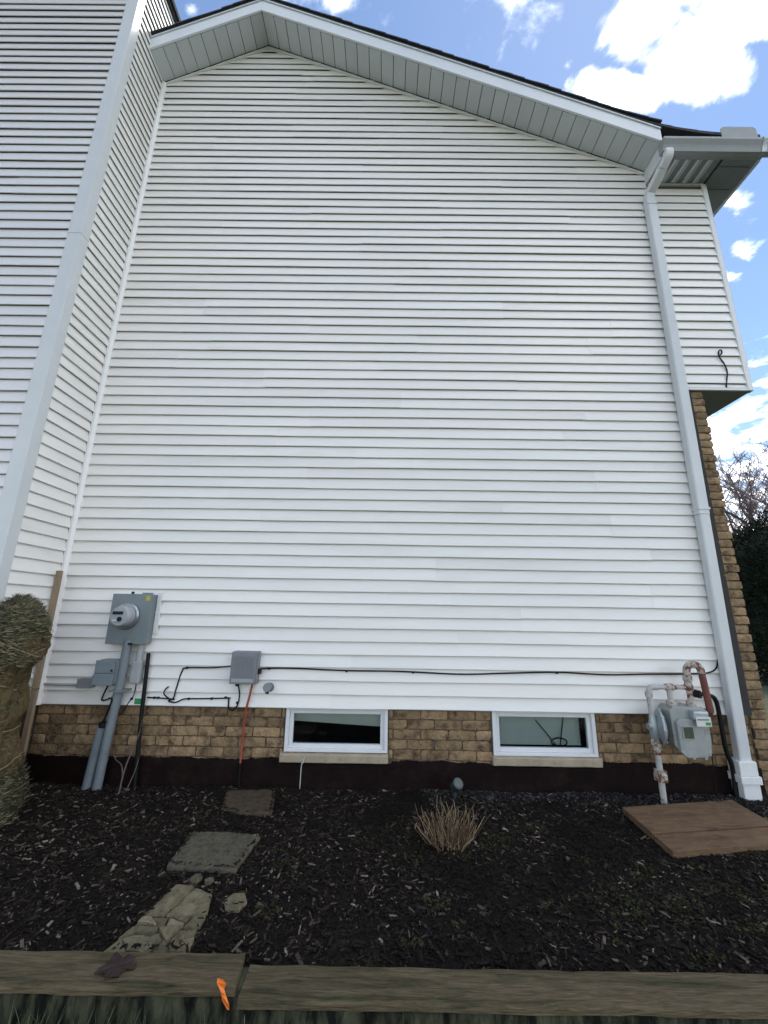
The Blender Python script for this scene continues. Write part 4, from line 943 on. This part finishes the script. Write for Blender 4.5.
# ------------------------------------------------------------------ background plants
def foliage_blob(mb, c, rx, ry, rz, n, size, kk, inner=.55):
    for i in range(n):
        d = Vector((kk.gauss(0, 1), kk.gauss(0, 1), kk.gauss(0, 1))).normalized()
        lump = 1 + .16 * fb(d.x * 2.2 + c[0], d.y * 2.2, d.z * 2.2) + .10 * fb(d.x * 6, d.y * 6 + c[1], d.z * 6)
        r = lump * (inner + (1 - inner) * kk.random() ** .35)
        p = Vector(c) + Vector((d.x * rx, d.y * ry, d.z * rz)) * r
        if p.z < LAWN: continue
        s = size * kk.uniform(.6, 1.3); u = (d * .6 + Vector((kk.uniform(-1, 1), kk.uniform(-1, 1), kk.uniform(-.6, .9)))).normalized(); v = u.orthogonal().normalized()
        v = Matrix.Rotation(kk.uniform(0, 6.28), 3, u) @ v
        mb.add([p, p + u * s * .5 + v * s * .22, p + u * s, p + u * s * .5 - v * s * .22], [(0, 1, 2, 3)])
ev = thing('evergreen_shrub', (9.9, 5.9, LAWN), 'large dark rounded evergreen shrub behind the house corner at right edge', 'shrub')
mb = MB(); foliage_blob(mb, (9.9, 5.9, 1.0), 1.95, 1.9, 2.25, 60000, .085, random.Random(8)); mb.build('crown', 'yew', ev, kind='stuff', fixn=False)
mb = MB(); vs = []
for j in range(17):
    for i in range(32):
        th, ph = math.pi * j / 16, 2 * math.pi * i / 32; d = Vector((math.sin(th) * math.cos(ph), math.sin(th) * math.sin(ph), math.cos(th)))
        lump = .86 * (1 + .16 * fb(d.x * 2.2 + 9.9, d.y * 2.2, d.z * 2.2)); vs.append((9.9 + 1.95 * d.x * lump, 5.9 + 1.9 * d.y * lump, max(LAWN, 1.0 + 2.25 * d.z * lump)))
mb.add(vs, [(j * 32 + i, j * 32 + (i + 1) % 32, (j + 1) * 32 + (i + 1) % 32, (j + 1) * 32 + i) for j in range(16) for i in range(32)])
mb.build('inner_foliage', 'yew', ev)
mb = MB(); mb.tube([(9.9, 5.9, LAWN - .1), (9.92, 5.9, .5), (9.9, 5.95, 2.2)], .12, 8, r2=.04); mb.build('trunk', 'bark', ev)
def branch(mb, tw, p, d, L, r, depth, kk):
    n = 5; pts = [p]; q = p.copy(); dd = d.copy()
    for i in range(n):
        dd = (dd + Vector((kk.uniform(-.16, .16), kk.uniform(-.16, .16), kk.uniform(-.05, .10)))).normalized(); q = q + dd * L / n; pts.append(q.copy())
    (mb if r > .018 else tw).tube(pts, r, 6 if r > .03 else 3, cap=False, r2=r * .55)
    if depth <= 0: return
    kids = 3 if depth > 2 else 4
    for i in range(kids):
        t = kk.uniform(.35, 1.0) if i else 1.0; b = pts[min(n, int(t * n))]
        ax_ = Vector((kk.uniform(-1, 1), kk.uniform(-1, 1), kk.uniform(-.1, .5))).normalized()
        nd = (dd * kk.uniform(.6, 1.1) + ax_ * kk.uniform(.7, 1.15) + Vector((0, 0, .10))).normalized()
        branch(mb, tw, b, nd, L * kk.uniform(.58, .8), max(.006, r * kk.uniform(.5, .66)), depth - 1, kk)
def bare_tree(x, y, h, label, seed, r=.14):
    t = thing('bare_tree', (x, y, LAWN), label, 'tree', 'bare trees behind the house'); kk = random.Random(seed); a, b = MB(), MB()
    a.tube([(x, y, LAWN - .1), (x - .04, y, LAWN + h * .16), (x - .10, y, LAWN + h * .30)], r, 8, r2=r * .8)
    for i in range(7):
        ang = i * .9 + kk.uniform(-.3, .3)
        branch(a, b, Vector((x - .06 - .01 * i, y, LAWN + h * (.22 + .02 * i))), Vector((math.cos(ang) * .55, math.sin(ang) * .55, 1)).normalized(), h * .25, r * .6, 5, kk)
    a.build('trunk', 'bark', t, smooth=True, fixn=False); b.build('crown', 'twig', t, kind='stuff', fixn=False)
bare_tree(14.6, 11.4, 9.4, 'leafless purple brown tree seen between the brick edge and dark evergreen', 5)
bare_tree(24.5, 22, 9.0, 'fainter leafless tree farther off behind the nearer bare tree', 12, .16)
lh = thing('leafy_shrub', (13.2, 9.0, LAWN), 'small loose green shrub under the bare tree by the brick edge', 'shrub')
mb = MB(); foliage_blob(mb, (13.0, 9.0, .6), .9, .9, 1.5, 2200, .10, random.Random(18), .2); mb.build('crown', 'bush_leaf', lh, kind='stuff', fixn=False)
mb = MB(); mb.tube([(13.0, 9.0, LAWN - .1), (13.02, 9.0, .3), (13.0, 9.05, 1.3)], .05, 6, r2=.02); mb.build('trunk', 'bark', lh)
